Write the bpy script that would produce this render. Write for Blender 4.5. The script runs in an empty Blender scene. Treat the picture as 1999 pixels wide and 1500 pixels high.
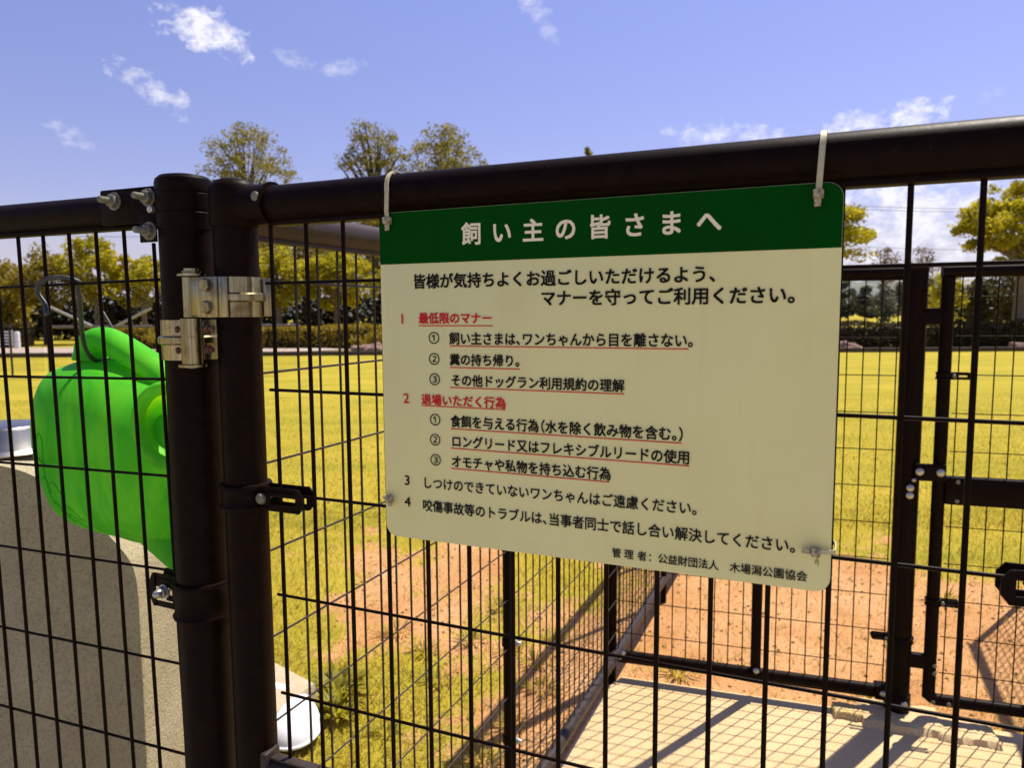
import bpy, bmesh, math, random
import numpy as np
from mathutils import Vector, Matrix
random.seed(7)
R = math.radians
SC = bpy.context.scene
COL = SC.collection

# ------------------------------------------------------------------ camera
H = 1.33                                    # eye height
cam = bpy.data.cameras.new('camera')
cam.sensor_fit = 'HORIZONTAL'; cam.sensor_width = 36.0; cam.lens = 26.017
cam.clip_start = 0.02; cam.clip_end = 3000
cam.dof.use_dof = True; cam.dof.focus_distance = 0.86; cam.dof.aperture_fstop = 10.5
camo = bpy.data.objects.new('camera', cam); COL.objects.link(camo)
pitch, roll = 0.09569, -0.00659
fw = Vector((0, math.cos(pitch), -math.sin(pitch))); up0 = Vector((0, math.sin(pitch), math.cos(pitch))); ri0 = Vector((1, 0, 0))
ri = math.cos(roll)*ri0 + math.sin(roll)*up0
upv = -math.sin(roll)*ri0 + math.cos(roll)*up0
M = Matrix((ri, upv, -fw)).transposed().to_4x4(); M.translation = (0, 0, H)
camo.matrix_world = M
SC.camera = camo

# ------------------------------------------------------------------ light
SUN_EL = R(63.0)
sun_az = Vector((0.75, 0.66, 0)).normalized()
sdir = Vector((sun_az.x*math.cos(SUN_EL), sun_az.y*math.cos(SUN_EL), math.sin(SUN_EL)))
sl = bpy.data.lights.new('sun', 'SUN'); sl.energy = 5.0; sl.angle = R(0.5); sl.color = (1.0, 0.93, 0.80)
so = bpy.data.objects.new('sun', sl); COL.objects.link(so)
so.rotation_euler = sdir.to_track_quat('Z', 'Y').to_euler(); so.location = (0, 0, 30)

SC.view_settings.view_transform = 'Standard'; SC.view_settings.look = 'None'
SC.view_settings.exposure = 0.5; SC.view_settings.gamma = 1.0
SC.view_settings.use_curve_mapping = False
SC.cycles.max_bounces = 8; SC.cycles.transparent_max_bounces = 8
SC.cycles.use_denoising = True

# ------------------------------------------------------------------ world
W = bpy.data.worlds.new('World'); SC.world = W; W.use_nodes = True
def build_world():
    nt = W.node_tree; N = nt.nodes; K = nt.links; N.clear()
    out = N.new('ShaderNodeOutputWorld'); bg = N.new('ShaderNodeBackground'); K.new(bg.outputs[0], out.inputs[0])
    sky = N.new('ShaderNodeTexSky'); sky.sky_type = 'NISHITA'; sky.sun_disc = False
    sky.sun_elevation = SUN_EL; sky.sun_rotation = math.atan2(sun_az.x, sun_az.y)
    sky.air_density = 1.15; sky.dust_density = 0.25; sky.ozone_density = 2.2
    bg.inputs['Strength'].default_value = 0.082
    tint = N.new('ShaderNodeMix'); tint.data_type = 'RGBA'; tint.blend_type = 'MULTIPLY'; tint.inputs[0].default_value = 1
    K.new(sky.outputs[0], tint.inputs[6]); tint.inputs[7].default_value = SKY_TINT
    tc = N.new('ShaderNodeTexCoord')
    def vm(op, a, b=None):
        n = N.new('ShaderNodeVectorMath'); n.operation = op
        K.new(a, n.inputs[0])
        if b is not None:
            if isinstance(b, (tuple, list)): n.inputs[1].default_value = b
            else: K.new(b, n.inputs[1])
        return n
    def mt(op, a, b=None, c=None):
        n = N.new('ShaderNodeMath'); n.operation = op
        for i, v in enumerate((a, b, c)):
            if v is None: continue
            if isinstance(v, (int, float)): n.inputs[i].default_value = v
            else: K.new(v, n.inputs[i])
        return n.outputs[0]
    d = tc.outputs['Generated']
    # fine noise used by all clouds
    def noise(scale, detail, rough, dist=0.0):
        mp = N.new('ShaderNodeMapping'); mp.inputs['Scale'].default_value = (1, 1, 1.5); K.new(d, mp.inputs['Vector'])
        n = N.new('ShaderNodeTexNoise'); n.inputs['Scale'].default_value = scale; n.inputs['Detail'].default_value = detail
        n.inputs['Roughness'].default_value = rough; n.inputs['Distortion'].default_value = dist
        K.new(mp.outputs[0], n.inputs['Vector']); return n.outputs['Fac']
    n1 = noise(30, 8, .60, .25); n2 = noise(75, 8, .66, .4)
    nn = mt('ADD', mt('MULTIPLY', n1, 1.15), mt('MULTIPLY', n2, .85))     # mean about 1.0
    total = None
    for (dx, dy, dz), rx, ry, rot, strength, soft in CLOUDS:
        c = Vector((dx, dy, dz)).normalized()
        tx = Vector((c.y, -c.x, 0)).normalized(); ty = tx.cross(c)
        ca, sa = math.cos(rot), math.sin(rot)
        ax = (tx*ca + ty*sa)/rx; ay = (-tx*sa + ty*ca)/ry
        o = vm('SUBTRACT', d, tuple(c)).outputs[0]
        px = vm('DOT_PRODUCT', o, tuple(ax)).outputs['Value']; py = vm('DOT_PRODUCT', o, tuple(ay)).outputs['Value']
        r2 = mt('ADD', mt('MULTIPLY', px, px), mt('MULTIPLY', py, py))
        v = mt('SUBTRACT', mt('ADD', mt('MULTIPLY', nn, 4.2), -3.30), mt('MULTIPLY', r2, .62))      # >0 inside
        v = mt('DIVIDE', v, soft*1.25)
        n = N.new('ShaderNodeClamp'); K.new(v, n.inputs[0])
        front = mt('GREATER_THAN', vm('DOT_PRODUCT', d, tuple(c)).outputs['Value'], 0.5)
        v = mt('MULTIPLY', mt('MULTIPLY', n.outputs[0], strength), front)
        total = v if total is None else mt('MAXIMUM', total, v)
    mix = N.new('ShaderNodeMix'); mix.data_type = 'RGBA'; K.new(total, mix.inputs[0])
    # clouds: bright, a little grey where the coarse noise is low
    cr = N.new('ShaderNodeMix'); cr.data_type = 'RGBA'; K.new(n1, cr.inputs[0])
    cr.inputs[6].default_value = (6.4, 6.4, 7.6, 1); cr.inputs[7].default_value = (9.6, 9.5, 10.2, 1)
    # pale band of haze near the horizon
    sep = N.new('ShaderNodeSeparateXYZ'); K.new(d, sep.inputs[0])
    hz = N.new('ShaderNodeMapRange'); K.new(sep.outputs['Z'], hz.inputs[0]); hz.inputs[1].default_value = 0.135; hz.inputs[2].default_value = 0.05
    hz.inputs[3].default_value = 0.0; hz.inputs[4].default_value = 0.75
    gr = N.new('ShaderNodeMapRange'); K.new(sep.outputs['Z'], gr.inputs[0]); gr.inputs[1].default_value = .08; gr.inputs[2].default_value = .38; gr.inputs[3].default_value = .84; gr.inputs[4].default_value = 1.02
    tg = N.new('ShaderNodeVectorMath'); tg.operation = 'SCALE'; K.new(tint.outputs[2], tg.inputs[0]); K.new(gr.outputs[0], tg.inputs['Scale'])
    mh = N.new('ShaderNodeMix'); mh.data_type = 'RGBA'; K.new(hz.outputs[0], mh.inputs[0]); K.new(tg.outputs[0], mh.inputs[6]); mh.inputs[7].default_value = (5.2, 5.1, 6.1, 1)
    K.new(mh.outputs[2], mix.inputs[6]); K.new(cr.outputs[2], mix.inputs[7])
    K.new(mix.outputs[2], bg.inputs['Color'])
SKY_TINT = (1.20, 0.95, 1.26, 1)
CLOUDS = [ # direction, half-width, half-height, rotation, strength, softness
 ((-.3527, .8774, .3252), .043, .020, -.30, 1.0, 1.1),
 ((-.408, .8759, .2574), .040, .012, -.55, .85, 1.4),
 ((-.4933, .846, .2024), .020, .009, -.35, .6, 1.6),
 ((-.2599, .9162, .3049), .020, .008, -.4, .45, 1.6),
 ((-.2026, .9323, .2996), .020, .008, .3, .5, 1.6),
 ((.031, .9301, .3659), .022, .012, -.9, .6, 1.5),
 ((.0436, .9367, .3475), .018, .008, -1.0, .4, 1.6),
 ((.2013, .953, .2263), .012, .006, 0, .5, 1.5),
 ((.247, .9433, .2218), .036, .013, .1, .75, 1.3),
 ((.3082, .9267, .2125), .026, .010, 0, .85, 1.2),
 ((.4004, .8899, .2150), .040, .013, .15, .95, 1.1),
 ((.457, .8619, .2198), .028, .016, .2, 1.0, 1.0),
 ((.5201, .8217, .2331), .016, .008, .5, .25, 1.5),
 ((.4636, .8805, .1060), .085, .060, 0, 1.0, 1.0),
 ((.4263, .9012, .0677), .120, .040, 0, 1.0, 1.2),
 ((.53, .83, .06), .140, .035, 0, .9, 1.5),
 ((.30, .94, .07), .110, .045, 0, .9, 1.4),
]
build_world()

# ------------------------------------------------------------------ helpers
def V(*a): return Vector(a)
class MB:
    """collects shapes in world coordinates and links them as one mesh object"""
    def __init__(s): s.bm = bmesh.new()
    def _ring(s, c, a, b, ra, rb, n, ph=0):
        return [s.bm.verts.new(c + a*(ra*math.cos(ph+2*math.pi*i/n)) + b*(rb*math.sin(ph+2*math.pi*i/n))) for i in range(n)]
    def _skin(s, rings, cap0=True, cap1=True, closed=False):
        n = len(rings[0])
        seq = list(zip(rings, rings[1:])) + ([(rings[-1], rings[0])] if closed else [])
        for A, B in seq:
            for i in range(n):
                s.bm.faces.new((A[i], A[(i+1) % n], B[(i+1) % n], B[i]))
        if not closed:
            if cap0 and n > 2: s.bm.faces.new(list(reversed(rings[0])))
            if cap1 and n > 2: s.bm.faces.new(rings[-1])
    def tube(s, pts, r, n=8, closed=False, flat=None):
        """r: radius or list; flat=(ratio, axis): elliptical/strap section, axis keeps full r"""
        pts = [Vector(p) for p in pts]; m = len(pts)
        rr = r if isinstance(r, (list, tuple)) else [r]*m
        rings = []; prev = None
        for i, p in enumerate(pts):
            if closed: t = pts[(i+1) % m] - pts[i-1]
            else: t = pts[min(i+1, m-1)] - pts[max(i-1, 0)]
            t.normalize()
            if flat is not None:
                a = Vector(flat[1]); a = (a - t*a.dot(t)).normalized()
            elif prev is None:
                a = t.orthogonal().normalized()
            else:
                a = (prev - t*prev.dot(t)).normalized()
            prev = a; b = t.cross(a)
            rings.append(s._ring(p, a, b, rr[i], rr[i]*(flat[0] if flat else 1), n, math.pi/4 if (flat and n == 4) else 0))
        s._skin(rings, closed=closed); return s
    def cyl(s, p0, p1, r, n=16): return s.tube([p0, p1], r, n)
    def lathe(s, base, prof, axis=(0, 0, 1), n=32, cap=True):
        ax = Vector(axis).normalized(); a = ax.orthogonal().normalized(); b = ax.cross(a); base = Vector(base)
        s._skin([s._ring(base + ax*h, a, b, max(r, 1e-5), max(r, 1e-5), n) for r, h in prof], cap, cap); return s
    def box(s, c, ax, ay, az, sx, sy, sz, bev=0.0, seg=2):
        c = Vector(c); ax, ay, az = Vector(ax).normalized(), Vector(ay).normalized(), Vector(az).normalized()
        vs = []
        for k in (-1, 1):
            for (i, j) in ((-1, -1), (1, -1), (1, 1), (-1, 1)):
                vs.append(s.bm.verts.new(c + ax*(i*sx/2) + ay*(j*sy/2) + az*(k*sz/2)))
        F = [(3, 2, 1, 0), (4, 5, 6, 7), (0, 1, 5, 4), (1, 2, 6, 5), (2, 3, 7, 6), (3, 0, 4, 7)]
        fs = [s.bm.faces.new([vs[i] for i in f]) for f in F]
        if bev > 0:
            es = list({e for f in fs for e in f.edges})
            bmesh.ops.bevel(s.bm, geom=es, offset=bev, segments=seg, affect='EDGES', profile=.5)
        return s
    def prism(s, poly, ext, bev=0.0):
        """poly: list of world points (planar), ext: extrusion vector"""
        a = [s.bm.verts.new(Vector(p)) for p in poly]; b = [s.bm.verts.new(Vector(p)+Vector(ext)) for p in poly]
        n = len(a)
        f1 = s.bm.faces.new(a); f2 = s.bm.faces.new(list(reversed(b)))
        for i in range(n): s.bm.faces.new((a[(i+1) % n], a[i], b[i], b[(i+1) % n]))
        if bev > 0:
            es = list({e for f in (f1, f2) for e in f.edges})
            bmesh.ops.bevel(s.bm, geom=es, offset=bev, segments=2, affect='EDGES', profile=.5)
        return s
    def sphere(s, c, r, sz=(1, 1, 1), u=16, v=10):
        m = Matrix.Translation(Vector(c)) @ Matrix.Diagonal((r*sz[0], r*sz[1], r*sz[2], 1))
        bmesh.ops.create_uvsphere(s.bm, u_segments=u, v_segments=v, radius=1, matrix=m); return s
    def hexnut(s, c, axis, r, h, bev=True):
        s.lathe(c, [(r*.9, 0), (r, h*.12), (r, h*.85), (r*.86, h)] if bev else [(r, 0), (r, h)], axis, 6); return s
    def build(s, name, mat, parent=None, smooth=35, loc=None):
        bmesh.ops.recalc_face_normals(s.bm, faces=s.bm.faces)
        me = bpy.data.meshes.new(name); root = parent
        off = Vector((0, 0, 0))
        while root is not None and root.parent is not None: root = root.parent
        if root is not None: off = Vector(root['_loc'])
        elif loc is not None: off = Vector(loc)
        if off.length: bmesh.ops.translate(s.bm, verts=s.bm.verts, vec=-off)
        s.bm.to_mesh(me); s.bm.free()
        return link_mesh(name, me, mat, parent, smooth, loc)
def link_mesh(name, me, mat, parent=None, smooth=35, loc=None):
    o = bpy.data.objects.new(name, me); COL.objects.link(o)
    if mat: me.materials.append(mat)
    if smooth:
        me.polygons.foreach_set('use_smooth', [True]*len(me.polygons))
        if smooth < 180: me.set_sharp_from_angle(angle=R(smooth))
    if parent is not None: o.parent = parent
    elif loc is not None: o.location = loc; o['_loc'] = tuple(loc)
    return o
def tag(o, label, cat, group=None):
    o['label'] = label; o['category'] = cat
    if group: o['group'] = group
    return o
def thing(name, label, cat, loc, group=None):
    o = bpy.data.objects.new(name, None); COL.objects.link(o); o.location = loc; o['_loc'] = tuple(loc)
    o.empty_display_size = .1
    return tag(o, label, cat, group)
def np_mesh(name, verts, faces, mat, parent=None, smooth=0, loc=None):
    """verts (n,3) world, faces (m,4)"""
    off = np.zeros(3)
    root = parent
    while root is not None and root.parent is not None: root = root.parent
    if root is not None: off = np.array(root['_loc'])
    elif loc is not None: off = np.array(loc)
    me = bpy.data.meshes.new(name); k = faces.shape[1]
    me.vertices.add(len(verts)); me.vertices.foreach_set('co', (verts-off).astype(np.float32).ravel())
    me.loops.add(faces.size); me.loops.foreach_set('vertex_index', faces.astype(np.int32).ravel())
    me.polygons.add(len(faces)); me.polygons.foreach_set('loop_start', np.arange(0, faces.size, k, dtype=np.int32))
    me.update(calc_edges=True); me.validate()
    return link_mesh(name, me, mat, parent, smooth, loc)
def smooth_curve(pts, sub=6, closed=False):
    pts = [Vector(p) for p in pts]; n = len(pts); out = []
    rng = range(n) if closed else range(n-1)
    for i in rng:
        g = (lambda k: pts[k % n]) if closed else (lambda k: pts[min(max(k, 0), n-1)])
        p0, p1, p2, p3 = g(i-1), g(i), g(i+1), g(i+2)
        for j in range(sub):
            t = j/sub
            out.append(.5*((2*p1) + (p2-p0)*t + (2*p0-5*p1+4*p2-p3)*t*t + (3*p1-p0-3*p2+p3)*t**3))
    if not closed: out.append(pts[-1])
    return out

# ------------------------------------------------------------------ materials
def newmat(name):
    m = bpy.data.materials.new(name); m.use_nodes = True; nt = m.node_tree
    return m, nt, nt.nodes, nt.links, nt.nodes['Principled BSDF'], nt.nodes['Material Output']
def coord(N, K, scale=1, kind='Object'):
    tc = N.new('ShaderNodeTexCoord'); mp = N.new('ShaderNodeMapping'); K.new(tc.outputs[kind], mp.inputs[0])
    mp.inputs['Scale'].default_value = (scale, scale, scale) if not isinstance(scale, tuple) else scale
    return mp.outputs[0]
def noise(N, K, vec, scale, detail=4, rough=.6, dist=0):
    n = N.new('ShaderNodeTexNoise'); n.inputs['Scale'].default_value = scale; n.inputs['Detail'].default_value = detail
    n.inputs['Roughness'].default_value = rough; n.inputs['Distortion'].default_value = dist; K.new(vec, n.inputs['Vector']); return n.outputs['Fac']
def ramp(N, K, fac, stops):
    r = N.new('ShaderNodeValToRGB'); e = r.color_ramp.elements
    while len(e) < len(stops): e.new(.5)
    for i, (p, c) in enumerate(stops):
        e[i].position = p; e[i].color = c if len(c) == 4 else (*c, 1)
    K.new(fac, r.inputs[0]); return r.outputs[0]
def mixc(N, K, f, a, b, mode='MIX'):
    n = N.new('ShaderNodeMix'); n.data_type = 'RGBA'; n.blend_type = mode
    for i, v in ((0, f), (6, a), (7, b)):
        if isinstance(v, (int, float)): n.inputs[i].default_value = v
        elif isinstance(v, tuple): n.inputs[i].default_value = v if len(v) == 4 else (*v, 1)
        else: K.new(v, n.inputs[i])
    return n.outputs[2]
def math_n(N, K, op, a, b=None):
    n = N.new('ShaderNodeMath'); n.operation = op
    for i, v in enumerate((a, b)):
        if v is None: continue
        if isinstance(v, (int, float)): n.inputs[i].default_value = v
        else: K.new(v, n.inputs[i])
    return n.outputs[0]
def bump(N, K, b, fac, strength, dist=.01):
    n = N.new('ShaderNodeBump'); n.inputs['Strength'].default_value = strength; n.inputs['Distance'].default_value = dist
    K.new(fac, n.inputs['Height']); K.new(n.outputs[0], b.inputs['Normal'])
def speckled(name, c1, c2, scale, rough=.6, bmp=0., bscale=None, metal=0., spec=.5, rvar=.0, stops=(.35, .65), bdist=.01):
    m, nt, N, K, b, o = newmat(name); v = coord(N, K)
    f = noise(N, K, v, scale, 6)
    K.new(ramp(N, K, f, [(stops[0], c1), (stops[1], c2)]), b.inputs['Base Color'])
    b.inputs['Roughness'].default_value = rough; b.inputs['Metallic'].default_value = metal; b.inputs['Specular IOR Level'].default_value = spec
    if rvar:
        f2 = noise(N, K, v, scale*3, 5); r = N.new('ShaderNodeMapRange'); K.new(f2, r.inputs[0]); r.inputs[3].default_value = rough-rvar; r.inputs[4].default_value = rough+rvar
        K.new(r.outputs[0], b.inputs['Roughness'])
    if bmp: bump(N, K, b, noise(N, K, v, bscale or scale*4, 5), bmp, bdist)
    return m
def leafmat(name, c1, c2, trans=.45, scale=.6, tcol=None):
    m, nt, N, K, b, o = newmat(name); v = coord(N, K)
    f = noise(N, K, v, scale, 5, .7); f2 = noise(N, K, v, scale*9, 3, .6)
    ff = math_n(N, K, 'ADD', math_n(N, K, 'MULTIPLY', f, .55), math_n(N, K, 'MULTIPLY', f2, .45))
    c = ramp(N, K, ff, [(.36, c1), (.64, c2)])
    K.new(c, b.inputs['Base Color']); b.inputs['Roughness'].default_value = .55; b.inputs['Specular IOR Level'].default_value = .25
    t = N.new('ShaderNodeBsdfTranslucent'); K.new(mixc(N, K, 1.0, c, tcol or (1.25, 1.2, .7), 'MULTIPLY'), t.inputs[0])
    ms = N.new('ShaderNodeMixShader'); ms.inputs[0].default_value = trans
    K.new(b.outputs[0], ms.inputs[1]); K.new(t.outputs[0], ms.inputs[2]); K.new(ms.outputs[0], o.inputs[0]); return m

BROWN = speckled('brown_paint', (.0058, .0024, .0014), (.0096, .0042, .0024), 60, .45, .06, 300, spec=.05, rvar=.07, bdist=.002)
def sunlit_sheen(m, w, tint):    # warm tinted sheen put in to imitate the sunlit strip on posts
    b = m.node_tree.nodes['Principled BSDF']; b.inputs['Sheen Weight'].default_value = w; b.inputs['Sheen Roughness'].default_value = .35; b.inputs['Sheen Tint'].default_value = (*tint, 1)
sunlit_sheen(BROWN, .012, (.9, .5, .35))
BROWN_LIT = speckled('brown_paint_sunlit', (.034, .0235, .0200), (.046, .032, .027), 40, .42, .05, 260, spec=.20, rvar=.08, bdist=.002)  # same brown paint with the sunlight on rails and wires put into the colour
GALV = speckled('galvanised_steel', (.36, .35, .30), (.52, .50, .43), 180, .45, .05, 500, metal=.85)
DULLGALV = speckled('weathered_bolt', (.13, .125, .09), (.24, .23, .17), 140, .6, .1, 500, metal=.55)
def dusty(m, amount, col):
    nt = m.node_tree; N, K = nt.nodes, nt.links; b = N['Principled BSDF']; src = b.inputs['Base Color'].links[0].from_socket
    v = coord(N, K, (1, 1, .35)); f = noise(N, K, v, 22, 8, .72); v2 = coord(N, K); f2 = noise(N, K, v2, 240, 2, .5)
    k = math_n(N, K, 'ADD', math_n(N, K, 'MULTIPLY', ramp(N, K, f, [(.56, (0, 0, 0)), (.74, (1, 1, 1))]), amount), math_n(N, K, 'MULTIPLY', ramp(N, K, f2, [(.70, (0, 0, 0)), (.76, (1, 1, 1))]), amount*2.5))
    K.new(mixc(N, K, k, src, col), b.inputs['Base Color'])
dusty(BROWN, .018, (.25, .19, .14)); dusty(BROWN_LIT, .08, (.25, .19, .14))
def zincmat():
    m, nt, N, K, b, o = newmat('yellow_zinc_steel'); v = coord(N, K, (260, 260, 8)); v2 = coord(N, K)
    f = noise(N, K, v, 1, 4, .6); f2 = noise(N, K, v2, 30, 5)
    c = ramp(N, K, f, [(.3, (.17, .145, .075)), (.55, (.34, .30, .18)), (.75, (.56, .52, .40))])
    K.new(mixc(N, K, ramp(N, K, f2, [(.52, (0, 0, 0)), (.72, (1, 1, 1))]), c, (.12, .085, .04)), b.inputs['Base Color'])
    b.inputs['Metallic'].default_value = 1; r = N.new('ShaderNodeMapRange'); K.new(f, r.inputs[0]); r.inputs[3].default_value = .22; r.inputs[4].default_value = .42
    K.new(r.outputs[0], b.inputs['Roughness']); return m
ZINC = zincmat()
RUST = speckled('rusty_bolt', (.045, .018, .009), (.15, .065, .032), 200, .75, .3, 600)
TIE = speckled('aged_nylon', (.42, .38, .20), (.52, .47, .27), 150, .5, .05, 300)
TIEDIRT = speckled('dirty_nylon', (.14, .11, .06), (.50, .45, .28), 260, .6, .1, 500)
STEEL = speckled('brushed_stainless', (.27, .26, .23), (.38, .37, .33), 30, .32, .0, metal=1)
RUBBER = speckled('grey_coated_hook', (.022, .020, .019), (.050, .046, .042), 150, .5, .1, 500)
PLASTIC_WHITE = speckled('white_plastic', (.72, .73, .74), (.80, .80, .80), 20, .35, .02, 100)
def panelmat(name, col, dirt, spec=.12):
    m, nt, N, K, b, o = newmat(name); v = coord(N, K)
    f = noise(N, K, v, 9, 6, .65); f2 = noise(N, K, v, 55, 3)
    c = mixc(N, K, ramp(N, K, f, [(.45, (0, 0, 0)), (.8, (.35, .35, .35))]), col, dirt)
    c = mixc(N, K, ramp(N, K, f2, [(.74, (0, 0, 0)), (.80, (.6, .6, .6))]), c, dirt)
    fs = noise(N, K, coord(N, K, (60, 60, 3.5)), 1, 5, .65)
    c = mixc(N, K, ramp(N, K, fs, [(.56, (0, 0, 0)), (.78, (.22, .22, .22))]), c, dirt)
    vo = N.new('ShaderNodeTexVoronoi'); vo.inputs['Scale'].default_value = 34; K.new(v, vo.inputs['Vector'])
    c = mixc(N, K, ramp(N, K, vo.outputs['Distance'], [(.02, (.5, .5, .5)), (.045, (0, 0, 0))]), c, dirt)
    K.new(c, b.inputs['Base Color']); b.inputs['Roughness'].default_value = .5; b.inputs['Specular IOR Level'].default_value = spec; return m
SIGN_W = panelmat('sign_cream', (.725, .695, .330), (.58, .53, .22))
SIGN_G = panelmat('sign_green', (.0008, .052, .0030), (.004, .042, .004), .03)
INK = speckled('sign_black_ink', (.005, .004, .004), (.007, .006, .006), 40, .5, spec=.1)
RED = speckled('sign_red_ink', (.55, .010, .018), (.62, .016, .022), 40, .5, spec=.1)
WHITEINK = speckled('sign_white_ink', (.78, .72, .48), (.82, .76, .52), 40, .5, spec=.1)
def canmat():
    m, nt, N, K, b, o = newmat('green_translucent_plastic'); v = coord(N, K, (1, 1, .35)); 
    f = noise(N, K, v, 10, 5, .6, 1.2)
    c = ramp(N, K, f, [(.36, (.09, .62, .026)), (.62, (.18, .74, .040))])
    K.new(c, b.inputs['Base Color']); b.inputs['Roughness'].default_value = .42; b.inputs['Specular IOR Level'].default_value = .14
    t = N.new('ShaderNodeBsdfTranslucent'); K.new(ramp(N, K, f, [(.36, (.03, .42, .002)), (.5, (.14, .60, .003)), (.64, (.50, .78, .004))]), t.inputs[0])
    ms = N.new('ShaderNodeMixShader'); ms.inputs[0].default_value = .42
    K.new(b.outputs[0], ms.inputs[1]); K.new(t.outputs[0], ms.inputs[2]); K.new(ms.outputs[0], o.inputs[0]); return m
CAN = canmat()
def concmat(name, c1, c2, scale, speck, bmp):
    m, nt, N, K, b, o = newmat(name); v = coord(N, K)
    f = noise(N, K, v, scale, 8, .65, .2); f2 = noise(N, K, v, 190, 3, .7); f3 = noise(N, K, v, 38, 5, .7)
    c = ramp(N, K, f, [(.3, c1), (.68, c2)])
    c = mixc(N, K, ramp(N, K, f2, [(.38, (speck,)*3), (.52, (0, 0, 0))]), c, tuple(x*.45 for x in c1))
    c = mixc(N, K, ramp(N, K, f3, [(.60, (0, 0, 0)), (.75, (.4, .4, .4))]), c, tuple(x*.55 for x in c1))
    K.new(c, b.inputs['Base Color']); b.inputs['Roughness'].default_value = .9; b.inputs['Specular IOR Level'].default_value = .2
    bump(N, K, b, math_n(N, K, 'ADD', f2, f3), bmp, .004); return m
CONC = concmat('sandy_concrete', (.58, .41, .20), (.72, .53, .29), 3.2, .5, .5)
CONCG = concmat('grey_cast_concrete', (.35, .30, .175), (.47, .415, .265), 5, .42, .9)
STONE = concmat('pale_stone', (.46, .36, .23), (.58, .47, .32), 6, .5, .6)
FOOT = concmat('rough_mortar', (.56, .40, .20), (.70, .52, .28), 8, .4, .7)
YELLOWSTONE = concmat('ochre_mortar', (.58, .42, .14), (.70, .52, .24), 20, .4, .6)
PAVE = concmat('grey_paving', (.36, .31, .25), (.46, .41, .33), 2, .4, .4)
PINK = concmat('pink_stone', (.17, .10, .075), (.36, .23, .18), 9, .4, .6)
DARKKERB = concmat('dark_kerb', (.05, .04, .03), (.10, .075, .06), 6, .4, .5)
BARK = speckled('grey_bark', (.10, .075, .045), (.22, .17, .11), 14, .9, .6, 40)
DBARK = speckled('dark_bark', (.035, .026, .022), (.08, .06, .035), 14, .9, .6, 40)
LEAF_Y = leafmat('sunny_yellow_leaves', (.20, .195, .012), (.54, .465, .035), .52)
LEAF_O = leafmat('olive_leaves', (.15, .12, .022), (.36, .28, .035), .45)
LEAF_T = leafmat('thin_olive_leaves', (.14, .135, .040), (.32, .275, .075), .45)
LEAF_D = leafmat('shade_dark_leaves', (.007, .006, .002), (.022, .018, .004), .15)  # near-black: the shade under the trees is put into the leaf colour
LEAF_H = leafmat('hedge_leaves', (.12, .09, .008), (.46, .34, .02), .35, 2.0)
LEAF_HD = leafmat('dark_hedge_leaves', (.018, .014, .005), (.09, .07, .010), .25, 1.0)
LEAF_R = leafmat('russet_leaves', (.13, .085, .045), (.22, .15, .08), .3)
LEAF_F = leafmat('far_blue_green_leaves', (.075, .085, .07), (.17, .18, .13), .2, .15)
BLADE = leafmat('grass_blades', (.26, .22, .030), (.58, .425, .095), .45, .9)
WEED = leafmat('weed_leaves', (.22, .21, .02), (.46, .40, .04), .5, 8)

def groundmat():
    m, nt, N, K, b, o = newmat('soil_and_lawn'); v = coord(N, K)
    # lawn: yellow green with streaks
    f = noise(N, K, v, .55, 7, .65, .3); f2 = noise(N, K, v, 5.5, 6, .7); f3 = noise(N, K, v, 70, 4, .7)
    lawn = ramp(N, K, f, [(.30, (.33, .275, .024)), (.5, (.45, .335, .034)), (.7, (.54, .39, .055))])
    vs = coord(N, K, (.35, 1.3, 1)); fs = noise(N, K, vs, 1.1, 6, .7, .4)
    lawn = mixc(N, K, ramp(N, K, fs, [(.44, (0, 0, 0)), (.64, (1, 1, 1))]), lawn, (.25, .240, .018))
    lawn = mixc(N, K, ramp(N, K, f2, [(.40, (.6, .6, .6)), (.62, (0, 0, 0))]), lawn, (.37, .32, .026))
    lawn = mixc(N, K, ramp(N, K, f3, [(.36, (.55, .55, .55)), (.56, (0, 0, 0))]), lawn, (.34, .26, .03))
    # orange soil
    g = noise(N, K, v, 2.2, 7, .65); g2 = noise(N, K, v, 90, 4, .7); g3 = noise(N, K, v, 20, 4, .7)
    soil = ramp(N, K, g, [(.3, (.50, .235, .085)), (.5, (.60, .315, .130)), (.68, (.66, .375, .175))])
    soil = mixc(N, K, ramp(N, K, g2, [(.36, (.5, .5, .5)), (.5, (0, 0, 0))]), soil, (.26, .11, .045))
    soil = mixc(N, K, ramp(N, K, g3, [(.58, (0, 0, 0)), (.68, (.6, .6, .6))]), soil, (.30, .16, .06))
    g4 = noise(N, K, v, 6.5, 7, .72, .5)
    soil = mixc(N, K, ramp(N, K, g4, [(.55, (0, 0, 0)), (.66, (.5, .5, .5))]), soil, (.36, .215, .085))
    at = N.new('ShaderNodeAttribute'); at.attribute_name = 'wear'
    e = noise(N, K, v, 9, 7, .72); e2 = noise(N, K, v, 60, 4, .7)
    q = math_n(N, K, 'ADD', at.outputs['Fac'], math_n(N, K, 'ADD', math_n(N, K, 'MULTIPLY', math_n(N, K, 'SUBTRACT', e, .5), 2.0), math_n(N, K, 'MULTIPLY', math_n(N, K, 'SUBTRACT', e2, .5), .9)))
    mask = ramp(N, K, q, [(.25, (0, 0, 0)), (.70, (1, 1, 1))])
    c = mixc(N, K, mask, lawn, soil)
    K.new(c, b.inputs['Base Color']); b.inputs['Roughness'].default_value = .95; b.inputs['Specular IOR Level'].default_value = .1
    bump(N, K, b, math_n(N, K, 'ADD', g2, math_n(N, K, 'ADD', g3, f3)), .7, .012); return m
GROUND = groundmat()

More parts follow.
